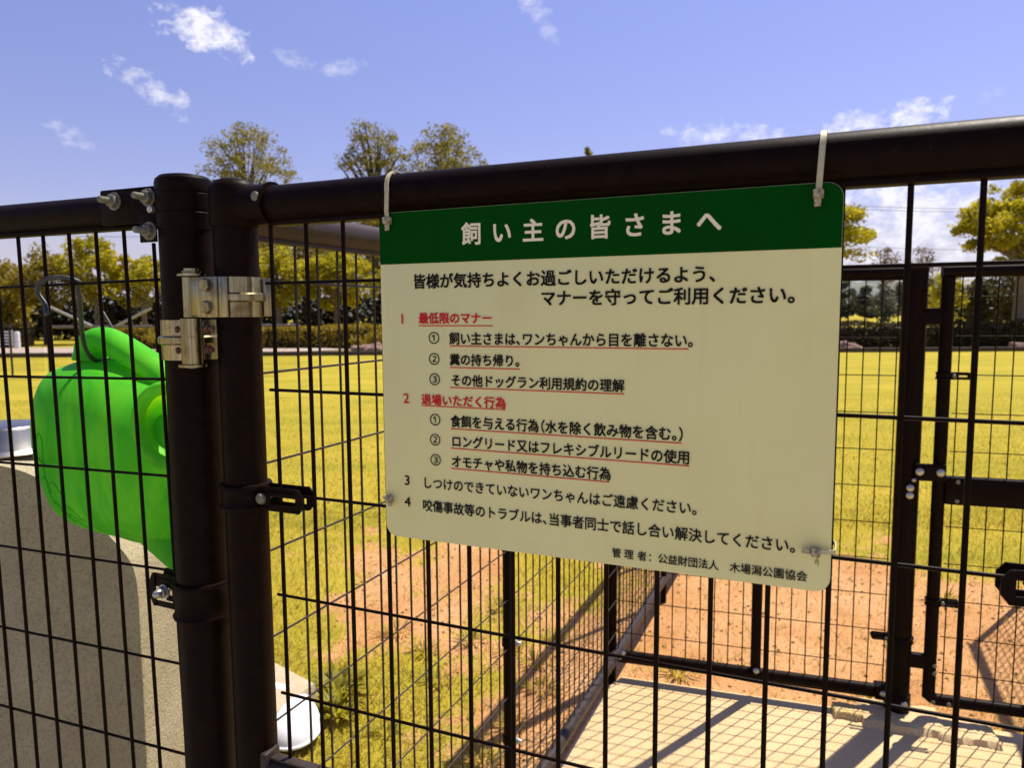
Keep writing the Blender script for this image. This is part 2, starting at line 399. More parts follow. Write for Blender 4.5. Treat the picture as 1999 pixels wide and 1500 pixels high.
# ------------------------------------------------------------------ fence planes (origin, direction along fence, unit towards camera)
def plane(o, yaw):
    d = V(math.cos(yaw), math.sin(yaw), 0); return (Vector(o), d, V(math.sin(yaw), -math.cos(yaw), 0))
GQ = plane((-.2649, .8285, 1.3649), -.4084)     # near gate with the sign
LP = plane((-.6452, .9839, 1.3692), -.38601)    # fence left of the posts
SP = plane((-.3752, .8662, 1.3734), 1.1627)     # fence running away on the left of the passage
FP = plane((.207, 2.6623, 1.3642), -.3117)      # fence at the far side of the passage
GP = plane((.3307, 2.6140, 1.3709), -.3188)     # inner gate
def pt(pl, u, z, off=0.0):
    o, d, n = pl; p = o + d*u + n*off; return V(p.x, p.y, z)
Z = V(0, 0, 1)
def mesh_panel(pl, cols, rows, z0, z1, u0, u1, rv=.0024, rh=.0018, n=8, zoff=.003):
    mb = MB()
    for u in cols: mb.cyl(pt(pl, u, z0, 0), pt(pl, u, z1, 0), rv, n)
    for z in rows: mb.cyl(pt(pl, u0, z, -zoff), pt(pl, u1, z, -zoff), rh, n)
    return mb
def tube_post(mb, p, r, z0, z1, n=32): return mb.lathe((p[0], p[1], 0), [(r, z0), (r, z1)], n=n)

# ================================================================== SETTING
from mathutils import noise as mnoise
def wear(x, y):
    """1 = bare soil, 0 = lawn: worn ground around the gate passage plus scattered bare patches nearby"""
    a = R(-32); dx, dy = x-1.02, y-2.95
    q = math.hypot((math.cos(a)*dx+math.sin(a)*dy)/1.22, (-math.sin(a)*dx+math.cos(a)*dy)/1.55)
    q += .75*mnoise.fractal(V(x*1.1, y*1.1, 3.7), 1.0, 2.0, 4) 
    w = min(max((1.12-q)/.60, 0), 1)
    p = mnoise.fractal(V(x*1.5+9, y*1.2, 1.3), .8, 2.1, 5)
    d = math.hypot(x-.1, (y-3.0)*.55); fall = min(max((3.0-d)/2.0, 0), 1)
    w2 = min(max((p+.22*fall-.36)/.55, 0), 1)*fall
    # trodden strip along the left of the side fence
    ds = (x-SP[0].x)*SP[2].x+(y-SP[0].y)*SP[2].y; dn = -ds + .30*mnoise.fractal(V(x*2.3, y*2.3, 8.1), .9, 2.0, 4)
    w3 = min(max((.52-dn)/.40, 0), 1)*min(max((3.9-y)/.8, 0), 1)*.85 if ds < 0 else 0
    return max(w, w2*.9, w3)
def ground():
    bm = bmesh.new(); lay = bm.verts.layers.float.new('wear')
    xs = [-400, -200, -100, -60, -40, -25, -15, -10, -7, -5] + [round(-4+i*.08, 3) for i in range(121)] + [6.5, 8, 10, 15, 25, 40, 60, 100, 200, 400]
    ys = [-40, -20, -10, -5, -2, 0, 1] + [round(1.4+i*.08, 3) for i in range(96)] + [9.5, 10, 11, 12, 14, 16, 18, 20, 24, 28, 34, 40, 60, 90, 150, 300, 600]
    g = []
    for y in ys:
        row = []
        for x in xs:
            v = bm.verts.new((x, y, -.03)); v[lay] = wear(x, y) if (-4.01 <= x <= 5.7 and 1.3 <= y <= 9.1) else 0.0; row.append(v)
        g.append(row)
    for j in range(len(ys)-1):
        for i in range(len(xs)-1): bm.faces.new((g[j][i], g[j][i+1], g[j+1][i+1], g[j+1][i]))
    me = bpy.data.meshes.new('ground'); bm.to_mesh(me); bm.free()
    o = link_mesh('ground', me, GROUND, None, 0); o['kind'] = 'structure'
ground()
def slab(name, poly, z0, z1, mat, bev=.006):
    o = MB().prism([V(x, y, z1) for x, y in poly], V(0, 0, z0-z1), bev).build(name, mat); o['kind'] = 'structure'; return o
# concrete floor of the passage between the gates
a = pt(SP, -.3, 0, -.01); b_ = pt(SP, 1.80, 0, -.01); c_ = pt(FP, .20, 0, .0); d_ = pt(FP, 2.6, 0, .0)
slab('concrete_floor', [(a.x, a.y), (b_.x, b_.y), (c_.x, c_.y), (d_.x, d_.y), (2.2, -.35), (.2, .55)], -.12, .0, CONC)
# paving on the visitors' side of the gate
slab('paving', [(-6, 3.0), (-.62, .93), (.15, .56), (2.19, -.36), (9, -3.5), (9, -14), (-9, -14)], -.14, -.006, PAVE)
# far edge of the dog field: kerb, path and grass beyond
slab('kerb', [(-60, 24.6), (60, 24.0), (60, 24.25), (-60, 24.85)], -.1, .11, DARKKERB)
slab('gravel_path', [(-60, 26.3), (-9, 26.0), (-6, 28), (-10, 31), (-60, 32)], -.1, .006, concmat('pale_gravel', (.36, .28, .22), (.48, .40, .34), 2, .4, .4))
slab('stone_border', [(-9.5, 25.0), (-2, 24.9), (14, 24.7), (14, 25.8), (-2, 26.6), (-9.5, 26.0)], -.1, .03, PINK)
def hills():
    bm = bmesh.new(); rng = np.random.RandomState(3)
    nx = 160; xs = np.linspace(-350, 650, nx)
    rows = []
    for k, (y, amp) in enumerate([(330, 0), (350, .55), (380, .9), (420, 1.0), (500, .8)]):
        rows.append([bm.verts.new((x, y, -1+amp*(14 + 5*math.sin(x*.013+.4) + 3.5*math.sin(x*.037) + 1.6*math.sin(x*.11+k) + rng.rand()*1.8))) for x in xs])
    for A, B in zip(rows, rows[1:]):
        for i in range(nx-1): bm.faces.new((A[i], A[i+1], B[i+1], B[i]))
    me = bpy.data.meshes.new('hills'); bm.to_mesh(me); bm.free()
    o = link_mesh('hills', me, speckled('hazy_wooded_hill', (.085, .10, .10), (.17, .18, .14), .06, 1, .5, .3, stops=(.4, .6)), None, 0); o['kind'] = 'structure'  # distance haze is put into the blue-grey hill colour
hills()

# ================================================================== NEAR GATE
CP = .048; RP = .12
ROWG = [1.3649 - RP*i for i in range(11)]
gate = thing('mesh_gate', 'dark brown mesh gate in front of the camera carrying the notice board', 'gate', tuple(pt(GQ, -.049, 0)))
pb = pt(GQ, -.0505, 0)
mb = MB(); tube_post(mb, pb, .0243, .05, 1.440); mb.build('gate_post', BROWN, gate)
mb = MB()
mb.lathe((pb.x, pb.y, 0), [(.0262, 1.428), (.0274, 1.431), (.0276, 1.462), (.0262, 1.472), (.0215, 1.4785), (.012, 1.4815), (.003, 1.482)], n=36)
mb.tube([pt(GQ, -.049, 1.4505), pt(GQ, .004, 1.4505)], .0226, 24)
mb.tube([pt(GQ, .004, 1.4505), pt(GQ, .0065, 1.4505)], .0242, 24)
cap = mb.build('corner_cap', BROWN, gate, 40)
MB().lathe(pt(GQ, .0000, 1.4565, .0222), [(.0052, 0), (.0052, .001), (.0044, .002), (.001, .0026)], GQ[2], 16).build('rivet', DULLGALV, cap)
GU1 = .80
def rail(pl, u0, u1, z, r, mat, parent, name='top_rail', lip=True):
    """oval steel rail with a folded lip along its underside"""
    mb = MB(); o, d, n = pl
    prof = []
    for i in range(28):
        a = 2*math.pi*i/28; prof.append((r*math.cos(a), r*math.sin(a)*1.0))
    A = [mb.bm.verts.new(pt(pl, u0, z+y, x)) for x, y in prof]; B = [mb.bm.verts.new(pt(pl, u1, z+y, x)) for x, y in prof]
    m = len(A)
    for i in range(m): mb.bm.faces.new((A[i], A[(i+1) % m], B[(i+1) % m], B[i]))
    mb.bm.faces.new(A); mb.bm.faces.new(list(reversed(B)))
    if lip:
        mb.box(pt(pl, (u0+u1)/2, z-r-.001, 0), d, n, Z, abs(u1-u0)-.002, .017, .006, .0015)
    return mb.build(name, mat, parent, 40)
rail(GQ, .0065, GU1+.030, 1.4505, .0200, BROWN, gate)
cols = [CP*i for i in range(17)]
mb = mesh_panel(GQ, cols, ROWG[:4+1], .800, 1.432, -.012, GU1)
for z in ROWG[5:10]: mb.cyl(pt(GQ, -.012, z, -.003), pt(GQ, GU1, z, -.003), .0018, 8)
for u in cols: mb.cyl(pt(GQ, u, .10), pt(GQ, u, .772), .0024, 8)
mb.build('wire_mesh', BROWN, gate)
rail(GQ, -.04, GU1+.030, .7860, .0190, BROWN_LIT, gate, 'middle_rail')
rail(GQ, -.04, GU1+.030, .085, .0190, BROWN, gate, 'bottom_rail', False)
# folded end plate where the middle rail meets the post
MB().box(pt(GQ, -.027, .800, .004), GQ[1], GQ[2], Z, .010, .026, .030, .003).box(pt(GQ, .010, .8070, .004), GQ[1], GQ[2], Z, .064, .012, .003, .001).build('rail_bracket', BROWN_LIT, gate)
pb2 = pt(GQ, GU1+.033, 0)
mb = MB(); mb.lathe((pb2.x, pb2.y, 0), [(.0243, .05), (.0243, 1.428), (.0274, 1.431), (.0276, 1.462), (.0262, 1.472), (.0215, 1.4785), (.012, 1.4815), (.003, 1.482)], n=36); mb.build('gate_post', BROWN, gate)

def pipe_clamp(pl, up, z, r, side, reach, parent, acorn=False, n=32, h=.030, roll=0.0, sc=1.0):
    """band round a post with a slotted pair of ears that grips the panel wire"""
    o, d, nn = pl; c = pt(pl, up, z); mb = MB()
    mb.lathe((c.x, c.y, z-h/2), [(r+.0005, 0), (r+.0045, .001), (r+.0055, .004), (r+.0030, .008), (r+.0028, h-.008), (r+.0055, h-.004), (r+.0045, h-.001), (r+.0005, h)], n=n)
    e = d*side
    for k in (1, -1):
        # slotted ear: two flanges and an end, so that the slot is open
        y0 = r*.86; L = reach; oo = .0085*sc*k
        p = lambda x, zz: pt(pl, up, z) + e*x + Z*zz + nn*oo
        hw = h*.46
        mb.box(p(y0+L*.5-.004, hw-.0035), d, nn, Z, L, .0022, .0075, .0008)
        mb.box(p(y0+L*.5-.004, -hw+.0035), d, nn, Z, L, .0022, .0075, .0008)
        mb.box(p(y0+L*.16, 0), d, nn, Z, L*.34, .0022, h*.70, .0005)
        mb.box(p(y0+L*.60, hw*.52), d, nn, Z, L*.6, .0022, hw*.62, .0004)
        mb.prism([p(y0+L-.007, hw-.0002), p(y0+L-.003, hw-.0002), p(y0+L+.003, hw*.45), p(y0+L+.003, -hw*.45), p(y0+L-.003, -hw+.0002), p(y0+L-.007, -hw+.0002)], nn*(.0022*(1 if k > 0 else -1)))
    o1 = mb.build('clamp', BROWN, parent, 40)
    bb = MB(); q = pt(pl, up, z) + e*(r*.86+reach*(.58 if acorn else .17))
    bb.cyl(q - nn*.014*sc, q + nn*.013*sc, .0030*sc, 12)
    if acorn:
        bb.hexnut(q + nn*.0105*sc, nn, .0075*sc, .006*sc); bb.lathe(q + nn*.0165*sc, [(.0058*sc, 0), (.0056*sc, .003*sc), (.0042*sc, .007*sc), (.0015*sc, .0092*sc)], nn, 16)
        bb.lathe(q + nn*.0095*sc, [(.0088*sc, 0), (.0088*sc, .0014*sc)], nn, 20)
    else:
        bb.lathe(q + nn*.0105*sc, [(.0066*sc, 0), (.0066*sc, .0016*sc), (.0052*sc, .004*sc), (.002*sc, .0052*sc)], nn, 18)
        bb.hexnut(q - nn*.017*sc, nn, .0068*sc, .005*sc)
    bb.build('bolt', GALV if acorn else DULLGALV, o1)
    return o1
pipe_clamp(GQ, -.0505, 1.1215, .0243, 1, .066, gate)
pipe_clamp(GQ, GU1+.033, 1.1210, .0243, -1, .114, gate)

# ---- hinges of the gate
def hinge_band(c, r, z0, z1, parent, name):
    mb = MB(); h = z1-z0; m = h/2
    mb.lathe((c.x, c.y, z0), [(r, 0), (r+.0022, 0), (r+.0024, m-.0058), (r+.0058, m-.0038), (r+.0058, m+.0030), (r+.0024, m+.0050), (r+.0022, h), (r, h)], n=40)
    return mb
zb0, zb1 = 1.3275, 1.3720
mb = hinge_band(pb, .0245, zb0, zb1, gate, 'hinge')
# wing plate in front of the fixed post, its flange behind and the rolled knuckle
pl_off = .0355
mb.box(pt(GQ, -.0710, (zb0+zb1)/2, pl_off), GQ[1], GQ[2], Z, .050, .0026, zb1-zb0, .0006)
mb.box(pt(GQ, -.0440, (zb0+zb1)/2, pl_off-.0050), GQ[1]*.86+GQ[2]*(-.5), GQ[2]*.86+GQ[1]*.5, Z, .012, .0026, zb1-zb0, .0005)
mb.cyl(pt(GQ, -.0900, zb0, pl_off-.004), pt(GQ, -.0900, zb1, pl_off-.004), .0080, 24)
# right hand wing, flattened flange past the post
mb.box(pt(GQ, -.0265, (zb0+zb1)/2, -.0215), V(.938, .345, 0), V(-.345, .938, 0), Z, .010, .012, zb1-zb0-.001, .0008)
hg = mb.build('hinge', ZINC, gate, 30)
for z in (1.3632, 1.3385):
    bb = MB(); q = pt(GQ, -.0600, z, pl_off+.0012); bb.hexnut(q, GQ[2], .0074, .0052); bb.lathe(q, [(.0080, 0), (.0078, .0008)], GQ[2], 20)
    bb.build('bolt', ZINC, hg, 25)
bb = MB(); q = pt(GQ, -.0870, zb1, pl_off-.004)
bb.lathe(q, [(.0150, .0012), (.0150, .0036), (.0092, .0040), (.0092, .0050), (.0105, .0056), (.0105, .0066), (.0080, .0072), (.0080, .0096), (.0060, .0106)], (0, 0, 1), 24)
bb.build('hinge_pin', ZINC, hg, 30)

# ================================================================== LEFT FENCE (with the fixed post)
fence_l = thing('mesh_fence', 'dark brown mesh fence left of the gate with its bolted top rail and thick post', 'fence', tuple(pt(LP, .287, 0)))
pa = pt(LP, .288, 0)
mb = MB(); tube_post(mb, pa, .0300, -.05, 1.44, 40); mb.build('post', BROWN, fence_l)
mb = MB()
mb.lathe((pa.x, pa.y, 0), [(.0303, 1.4285), (.0315, 1.4300), (.0315, 1.4465), (.0305, 1.4480), (.0305, 1.4500), (.0317, 1.4515), (.0317, 1.4680), (.0308, 1.4695), (.0308, 1.4710), (.0320, 1.4722), (.0320, 1.4800), (.0308, 1.4850), (.0265, 1.4890), (.016, 1.4912), (.003, 1.4918)], n=40)
mb.build('post_cap', BROWN, fence_l, 30)
rail(LP, -1.3, .270, 1.4563, .0192, BROWN, fence_l)
ld = V(.0439, -.0178, .0007)/.04738; lw = V(.0022, -.0013, -.12)/.12
def lpt(c, r, off=0): # column, row coordinates of the slightly leaning panel
    return Vector(LP[0]) + ld*(.04738*c) + lw*(.12*(r-1)) + LP[2]*off
mb = MB()
for c in range(-26, 5): mb.cyl(lpt(c, .36), lpt(c, 11.2), .0024, 8)
mb.cyl(lpt(5, .64), lpt(5, 11.2), .0024, 8)
for r in range(1, 12): mb.cyl(lpt(-26, r, -.003), lpt(5.6, r, -.003), .0018, 8)
mb.build('wire_mesh', BROWN, fence_l)
rail(LP, -1.3, .262, .085, .0190, BROWN, fence_l, 'bottom_rail', False)
# clamp plate on the rail end
mb = MB()
mb.box(pt(LP, .2225, 1.4567, .0205), LP[1], LP[2], Z, .088, .0024, .0395, .0010)
mb.box(pt(LP, .2225, 1.4768, .0060), LP[1], LP[2], Z, .088, .0300, .0024, .0010)
mb.box(pt(LP, .2555, 1.4310, .0240), LP[1], LP[2], Z, .026, .0024, .034, .0010)
br = mb.build('rail_bracket', BROWN, fence_l, 40)
def bolt_nut(q, n, parent, s=1.0, length=.014, mat=DULLGALV, name='bolt'):
    bb = MB(); bb.lathe(q, [(.0115*s, 0), (.0115*s, .0016*s)], n, 22); bb.hexnut(q+n*.0016*s, n, .0086*s, .0066*s)
    prof = []; k = 8
    for i in range(k):
        prof += [(.0044*s, .0082*s+length*i/k), (.0039*s, .0082*s+length*(i+.5)/k)]
    bb.lathe(q, prof+[(.003*s, .0084*s+length)], n, 14); return bb.build(name, mat, parent, 30)
bolt_nut(pt(LP, .2020, 1.4640, .0217), LP[2], br, .92)
bolt_nut(pt(LP, .2560, 1.4650, .0217), LP[2], br, .92)
bolt_nut(pt(LP, .2590, 1.4265, .0252), LP[2], br, .92)
bb = MB(); bb.lathe(pt(LP, .2650, 1.4505, .0217), [(.0042, 0), (.0042, .008), (.003, .009)], LP[2], 14); bb.build('bolt', GALV, br)
# lower half of the hinge on the fixed post
mb = hinge_band(pa, .0302, 1.2785, 1.3245, fence_l, 'hinge')
mb.cyl(pt(GQ, -.0880, 1.2755, pl_off-.001), pt(GQ, -.0880, 1.3262, pl_off-.001), .0110, 26)
mb.box(pt(GQ, -.0880, 1.3015, pl_off-.010), GQ[1], GQ[2], Z, .006, .014, .044, .0008)
hl = mb.build('hinge', ZINC, fence_l, 30)
bb = MB(); q = pt(GQ, -.0880, 1.2755, pl_off-.001)
bb.lathe(q, [(.002, -.0062), (.006, -.0048), (.006, -.0040), (.0150, -.0036), (.0150, -.0008)], (0, 0, 1), 24); bb.build('hinge_pin', ZINC, hl, 30)
for du, z in ((-.0215, 1.3140), (-.0215, 1.2900), (.0185, 1.3145), (.0185, 1.2915)):
    q = pt(GQ, -.0880+du, z, .030); e = GQ[1]*(-1 if du < 0 else 1)
    bb = MB(); bb.cyl(q-e*.004, q+e*.008, .0030, 12); bb.hexnut(q+e*.000, e, .0052, .0042); bb.build('hinge_bolt', RUST, hl, 30)
bb = MB(); q = pt(GQ, -.0570, 1.3150, .0345); bb.sphere(q, .0036, (1, 1, 1)); bb.build('hinge_bolt', RUST, hl)
AP = plane((pa.x, pa.y, 0), -.45)
for z in (.988, .560): pipe_clamp(AP, 0, z, .0300, -1, .054, fence_l, acorn=True, h=.046)

# ================================================================== SIDE FENCE
fence_s = thing('mesh_fence', 'brown mesh fence running away from the gate along the left edge of the concrete floor', 'fence', tuple(pt(SP, .03, 0)))
rail(SP, .035, 5.4, 1.4495, .0215, BROWN_LIT, fence_s)
ROWS = [1.3734 - RP*i for i in range(11)]
cS = [.045+.0480*i for i in range(18)] + [.93+.0480*i for i in range(1, 18)]
cS += [1.84+.0480*i for i in range(1, 18)] + [2.74+.048*i for i in range(1, 18)] + [3.64+.048*i for i in range(1, 18)] + [4.54+.048*i for i in range(1, 18)]
mb = MB()
for u in cS: mb.cyl(pt(SP, u, .09), pt(SP, u, 1.43), .0021, 6)
for z in ROWS: mb.cyl(pt(SP, .03, z, .003), pt(SP, 5.4, z, .003), .0017, 6)
mb.build('wire_mesh', BROWN_LIT, fence_s)
rail(SP, .03, 5.4, .085, .0190, BROWN_LIT, fence_s, 'bottom_rail')
for u in (.915, 2.72, 3.62, 4.52, 5.4):
    mb = MB(); p = pt(SP, u, 0); tube_post(mb, p, .0135, -.05, 1.435, 18); mb.build('post', BROWN, fence_s)
def acorn_clip(pl, u, z, r, side, parent):
    mb = MB(); q = pt(pl, u, z); n = pl[2]*side
    mb.lathe((q.x, q.y, z-.010), [(r+.0005, 0), (r+.003, .001), (r+.003, .019), (r+.0005, .020)], n=18)
    o = mb.build('clip', BROWN, parent)
    bb = MB(); bb.lathe(q+n*(r+.002), [(.010, 0), (.010, .002), (.008, .0022), (.008, .008), (.0062, .0082), (.0058, .013), (.004, .017), (.001, .019)], n, 14); bb.build('cap_nut', GALV, o)
for u in (.915, 2.72):
    for z in (.78, .545, .30): acorn_clip(SP, u, z, .0135, 1, fence_s)

# ================================================================== FAR FENCE
fence_f = thing('mesh_fence', 'dark brown low mesh fence closing the far side of the concrete floor', 'fence', tuple(pt(FP, .16, 0)))
ROWF = [1.3642 - RP*i for i in range(11)]
mb = MB()
for u in [.185+.048*i for i in range(10)] + [.7245+.048*i for i in range(8)]: mb.cyl(pt(FP, u, .085), pt(FP, u, 1.44), .0020, 6)
for z in ROWF: mb.cyl(pt(FP, .16, z, -.003), pt(FP, 1.065, z, -.003), .0017, 6)
mb.build('wire_mesh', BROWN, fence_f)
rail(FP, .16, 1.10, 1.4480, .0195, BROWN, fence_f)
rail(FP, .16, 1.085, .0790, .0200, BROWN, fence_f, 'bottom_rail')
mb = MB(); tube_post(mb, pt(FP, .1600, 0), .0180, -.05, 1.435, 20); mb.build('post', BROWN, fence_f)
mb = MB(); tube_post(mb, pt(FP, .6620, 0), .0175, .06, 1.435, 20); mb.build('post', BROWN, fence_f)
pj = pt(FP, 1.105, 0)
mb = MB(); tube_post(mb, pj, .0360, -.05, 1.452, 30); mb.lathe((pj.x, pj.y, 1.452), [(.0375, 0), (.0375, .012), (.03, .018), (.01, .021)], n=30)
mb.lathe((pj.x, pj.y, .035), [(.0365, 0), (.040, .001), (.040, .045), (.0365, .046)], n=30)
mb.build('post', BROWN, fence_f)
for u, z, off in ((1.060, .078, .021), (1.120, .060, .040), (.665, .098, .0205), (.205, .098, .02), (.195, .085, .024)):
    MB().lathe(pt(FP, u, z, off), [(.010, 0), (.010, .003), (.007, .006), (.002, .008)], FP[2], 14).build('bolt', GALV, fence_f)
MB().box(pt(FP, 1.057, .079, .0), FP[1], FP[2], Z, .042, .046, .046, .004).build('rail_socket', BROWN, fence_f)
pipe_clamp(FP, 1.105, .2350+.03, .0360, -1, .052, fence_f, h=.022)

# ================================================================== INNER GATE
gate_i = thing('mesh_gate', 'dark brown inner mesh gate with a wide middle plate at the far right', 'gate', tuple(pt(GP, 1.06, 0)))
us, ue = 1.060, 1.58
for u in (us, ue): tube_post(MB_ := MB(), pt(GP, u, 0), .0190, .085, 1.430, 22); MB_.build('stile', BROWN, gate_i)
def corner_rail(z, s, name, q):
    mb = MB(); pts = []
    for i in range(7):
        a = math.pi/2*i/6; pts.append(pt(GP, us+q-q*math.cos(a), z-s*(q-q*math.sin(a))))
    pts2 = [pt(GP, 2*((us+ue)/2)-(us+q-q*math.cos(math.pi/2*i/6)), z-s*(q-q*math.sin(math.pi/2*i/6))) for i in range(6, -1, -1)]
    mb.tube(pts+pts2, .0192, 20); return mb.build(name, BROWN, gate_i)
MB().tube([pt(GP, us-.0195, 1.4480), pt(GP, ue+.0195, 1.4480)], .0192, 20).build('top_rail', BROWN, gate_i); corner_rail(.0810, -1, 'bottom_rail', .024)
MB().box(pt(GP, (us+ue)/2, .7700, .004), GP[1], GP[2], Z, ue-us-.03, .034, .087, .005).build('middle_plate', BROWN, gate_i)
mb = MB()
for u in [1.0985+.048*i for i in range(10)]: mb.cyl(pt(GP, u, .095), pt(GP, u, 1.435), .0020, 6)
for i in range(11):
    z = 1.3709-RP*i
    if abs(z-.77) > .05: mb.cyl(pt(GP, 1.086, z, -.003), pt(GP, ue, z, -.003), .0017, 6)
mb.build('wire_mesh', BROWN, gate_i)
for u, z, off in ((us+.048, .800, .021), (us+.048, .740, .021), (us+.01, .20, .019), (us+.01, .175, .019), (us+.01, .0800, .019), (us+.055, .0790, .019)):
    MB().lathe(pt(GP, u, z, off), [(.0065, 0), (.0065, .002), (.004, .004), (.001, .005)], GP[2], 12).build('bolt', DULLGALV, gate_i)
for z, h in ((1.312, .050), (.205, .048)):
    mb = MB(); mb.box(pt(GP, us-.045, z, .002), GP[1], GP[2], Z, .075, .020, h, .003); mb.build('hinge', BROWN, gate_i)
mb = MB(); mb.box(pt(GP, us-.030, .826, .024), GP[1], GP[2], Z, .088, .010, .055, .003); lt = mb.build('latch', BROWN, gate_i)
for du, z, off, r in ((-.060, .828, .029, .012), (-.002, .828, .029, .012), (-.075, .800, .029, .006), (-.086, .776, .036, .011), (-.086, .752, .036, .011)):
    MB().lathe(pt(GP, us+du, z, off), [(r, 0), (r, r*.25), (r*.7, r*.5), (r*.2, r*.7)], GP[2], 16).build('bolt', GALV, lt)
pipe_clamp(GP, us, 1.128, .0190, 1, .056, gate_i, h=.024)
pipe_clamp(GP, us, .405, .0190, 1, .056, gate_i, h=.024)

# ---- fence on the right, outside the frame: its mesh throws the lattice shadow on the soil
fr0 = pt(GP, ue+.05, 0); ang = 1.1627
RPn = plane((fr0.x, fr0.y, 1.36), ang)
fence_r = thing('mesh_fence', 'brown mesh fence leaving the inner gate on its right side', 'fence', (fr0.x, fr0.y, 0))
mb = MB(); tube_post(mb, fr0, .035, -.05, 1.475, 24); mb.build('post', BROWN, fence_r)
mb = MB(); tube_post(mb, pt(RPn, 1.40, 0), .0135, -.05, 1.475, 18); mb.build('post', BROWN, fence_r)
rail(RPn, .03, 1.40, 1.448, .0195, BROWN, fence_r); rail(RPn, .03, 1.40, .08, .0195, BROWN, fence_r, 'bottom_rail')
mb = MB()
for i in range(29): mb.cyl(pt(RPn, .04+.048*i, .085), pt(RPn, .04+.048*i, 1.435), .0022, 6)
for i in range(11): mb.cyl(pt(RPn, .03, 1.36-RP*i, .003), pt(RPn, 1.40, 1.36-RP*i, .003), .0019, 6)
mb.build('wire_mesh', BROWN, fence_r)

# ---- rough footing at the jamb
def footing():
    o, d, n = FP; root = thing('concrete_footing', 'lumpy mortar footing with an ochre end at the foot of the hinge post', 'footing', tuple(pt(FP, 1.10, 0)))
    def lump(u0, u1, o0, o1, h, name, mat, seed, taper=.02):
        bm = bmesh.new(); nu, nv = 22, 12; rng = random.Random(seed); rows = []
        for j in range(nv+1):
            row = []
            for i in range(nu+1):
                a = i/nu; b = j/nv; ex = min(a, 1-a)*nu; ey = min(b, 1-b)*nv
                hh = h*min(1, ex/1.6, ey/1.5)**.35 if min(ex, ey) > 0 else -.02
                jit = .003*(rng.random()-.5)
                hh += (rng.random()-.5)*.0035*(1 if hh > 0 else 0)
                row.append(bm.verts.new(pt(FP, u0+(u1-u0)*a+jit, hh, o0+(o1-o0)*b+jit*1.4 + .004*math.sin(9*a+seed))))
            rows.append(row)
        for j in range(nv):
            for i in range(nu): bm.faces.new((rows[j][i], rows[j][i+1], rows[j+1][i+1], rows[j+1][i]))
        m = MB(); m.bm.free(); m.bm = bm; return m.build(name, mat, root, 60)
    lump(.985, 1.24, -.06, .120, .024, 'mortar', FOOT, 3)
    lump(1.20, 1.38, -.02, .130, .020, 'mortar', FOOT, 5)
    lump(.905, 1.005, .0, .080, .024, 'mortar', YELLOWSTONE, 8)
footing()

# ================================================================== SIGN
SOFF = .0235
sign = thing('notice_board', 'cream notice board with green header and Japanese lettering tied to the gate', 'sign', tuple(pt(GQ, .367, 1.103, SOFF)))
def rrect(u0, u1, z0, z1, r, r_top=None, seg=6):
    P = []
    for (cu, cz, a0) in ((u1-r, z0+r, -90), (u1-(r_top or r), z1-(r_top or r), 0), (u0+(r_top or r), z1-(r_top or r), 90), (u0+r, z0+r, 180)):
        rr = r if cz == z0+r else (r_top or r)
        for i in range(seg+1):
            a = R(a0+90*i/seg); P.append((cu+rr*math.cos(a), cz+rr*math.sin(a)))
    return P
su0, su1, sz0, sz1, sh = .1571, .5768, 1.1030, 1.4290, 1.3787
MB().prism([pt(GQ, u, z, SOFF) for u, z in rrect(su0, su1, sz0, sz1, .012)], GQ[2]*-.003, .0004).build('panel', SIGN_W, sign, 40)
hp = [(u, z) for u, z in rrect(su0+.0002, su1-.0002, sh-.02, sz1-.0002, .012) if z > sh+.006]
hp = [(su1-.0002, sh)] + hp + [(su0+.0002, sh)]
MB().prism([pt(GQ, u, z, SOFF+.0003) for u, z in hp], GQ[2]*-.0004).build('header', SIGN_G, sign, 0)
_glyphs = {}
def glyph(ch, bold):
    key = (ch, bold)
    if key not in _glyphs:
        c = bpy.data.curves.new('g', 'FONT'); c.body = ch; c.resolution_u = 3; c.fill_mode = 'FRONT'
        o = bpy.data.objects.new('g', c); COL.objects.link(o)
        dg = bpy.context.evaluated_depsgraph_get(); dg.update()
        me = bpy.data.meshes.new_from_object(o.evaluated_get(dg))
        v = [tuple(x.co[:2]) for x in me.vertices]; f = [tuple(p.vertices) for p in me.polygons]
        bpy.data.objects.remove(o); bpy.data.curves.remove(c); bpy.data.meshes.remove(me)
        _glyphs[key] = (v, f)
    return _glyphs[key]
HALF = '、。（）'
def line(text, u0, u1, zc, mat, asp=1.0, bold=.012, nvis=None, gap=0.0, em=None, positions=None, hang=None):
    """text between u0 and u1 (ends of the first and last full glyph), centred on zc; hang = characters after u1"""
    adv = [(.5 if ch in HALF else (.38 if ch == ' ' else 1.0)) for ch in text]
    body = len(text) - (hang or 0)
    tot = sum(adv[:body]) + gap*(body-1)
    em = em or (u1-u0)/(tot-.10)
    x = u0-.05*em; verts = []; faces = []
    esz = em if not gap else em
    for k, ch in enumerate(text):
        v, f = glyph(ch, 0)
        ox = x; 
        if ch == '（': ox = x-.5*em
        if positions: ox = positions[k]-.5*em
        for kk, (da, db) in enumerate(((-1, -1), (1, -1), (1, 1), (-1, 1), (0, 0))):
            base = len(verts)
            for (a, b) in v:
                verts.append(tuple(pt(GQ, ox+(a+da*bold)*em, zc+(b+db*bold-.38)*em*asp, SOFF+.0007+.00006*kk)))
            faces += [tuple(base+i for i in q) for q in f]
        x += (adv[k]+gap)*em
    off = Vector(sign['_loc']); me = bpy.data.meshes.new('lettering')
    me.from_pydata([tuple(Vector(p)-off) for p in verts], [], faces)
    return link_mesh('lettering', me, mat, sign, 0)
line('飼い主の皆さまへ', .249, .4858, 1.4044, WHITEINK, 1.02, .022, gap=.46)
line('皆様が気持ちよくお過ごしいただけるよう、', .1948, .4759, 1.3612, INK, 1.0, .022, hang=1)
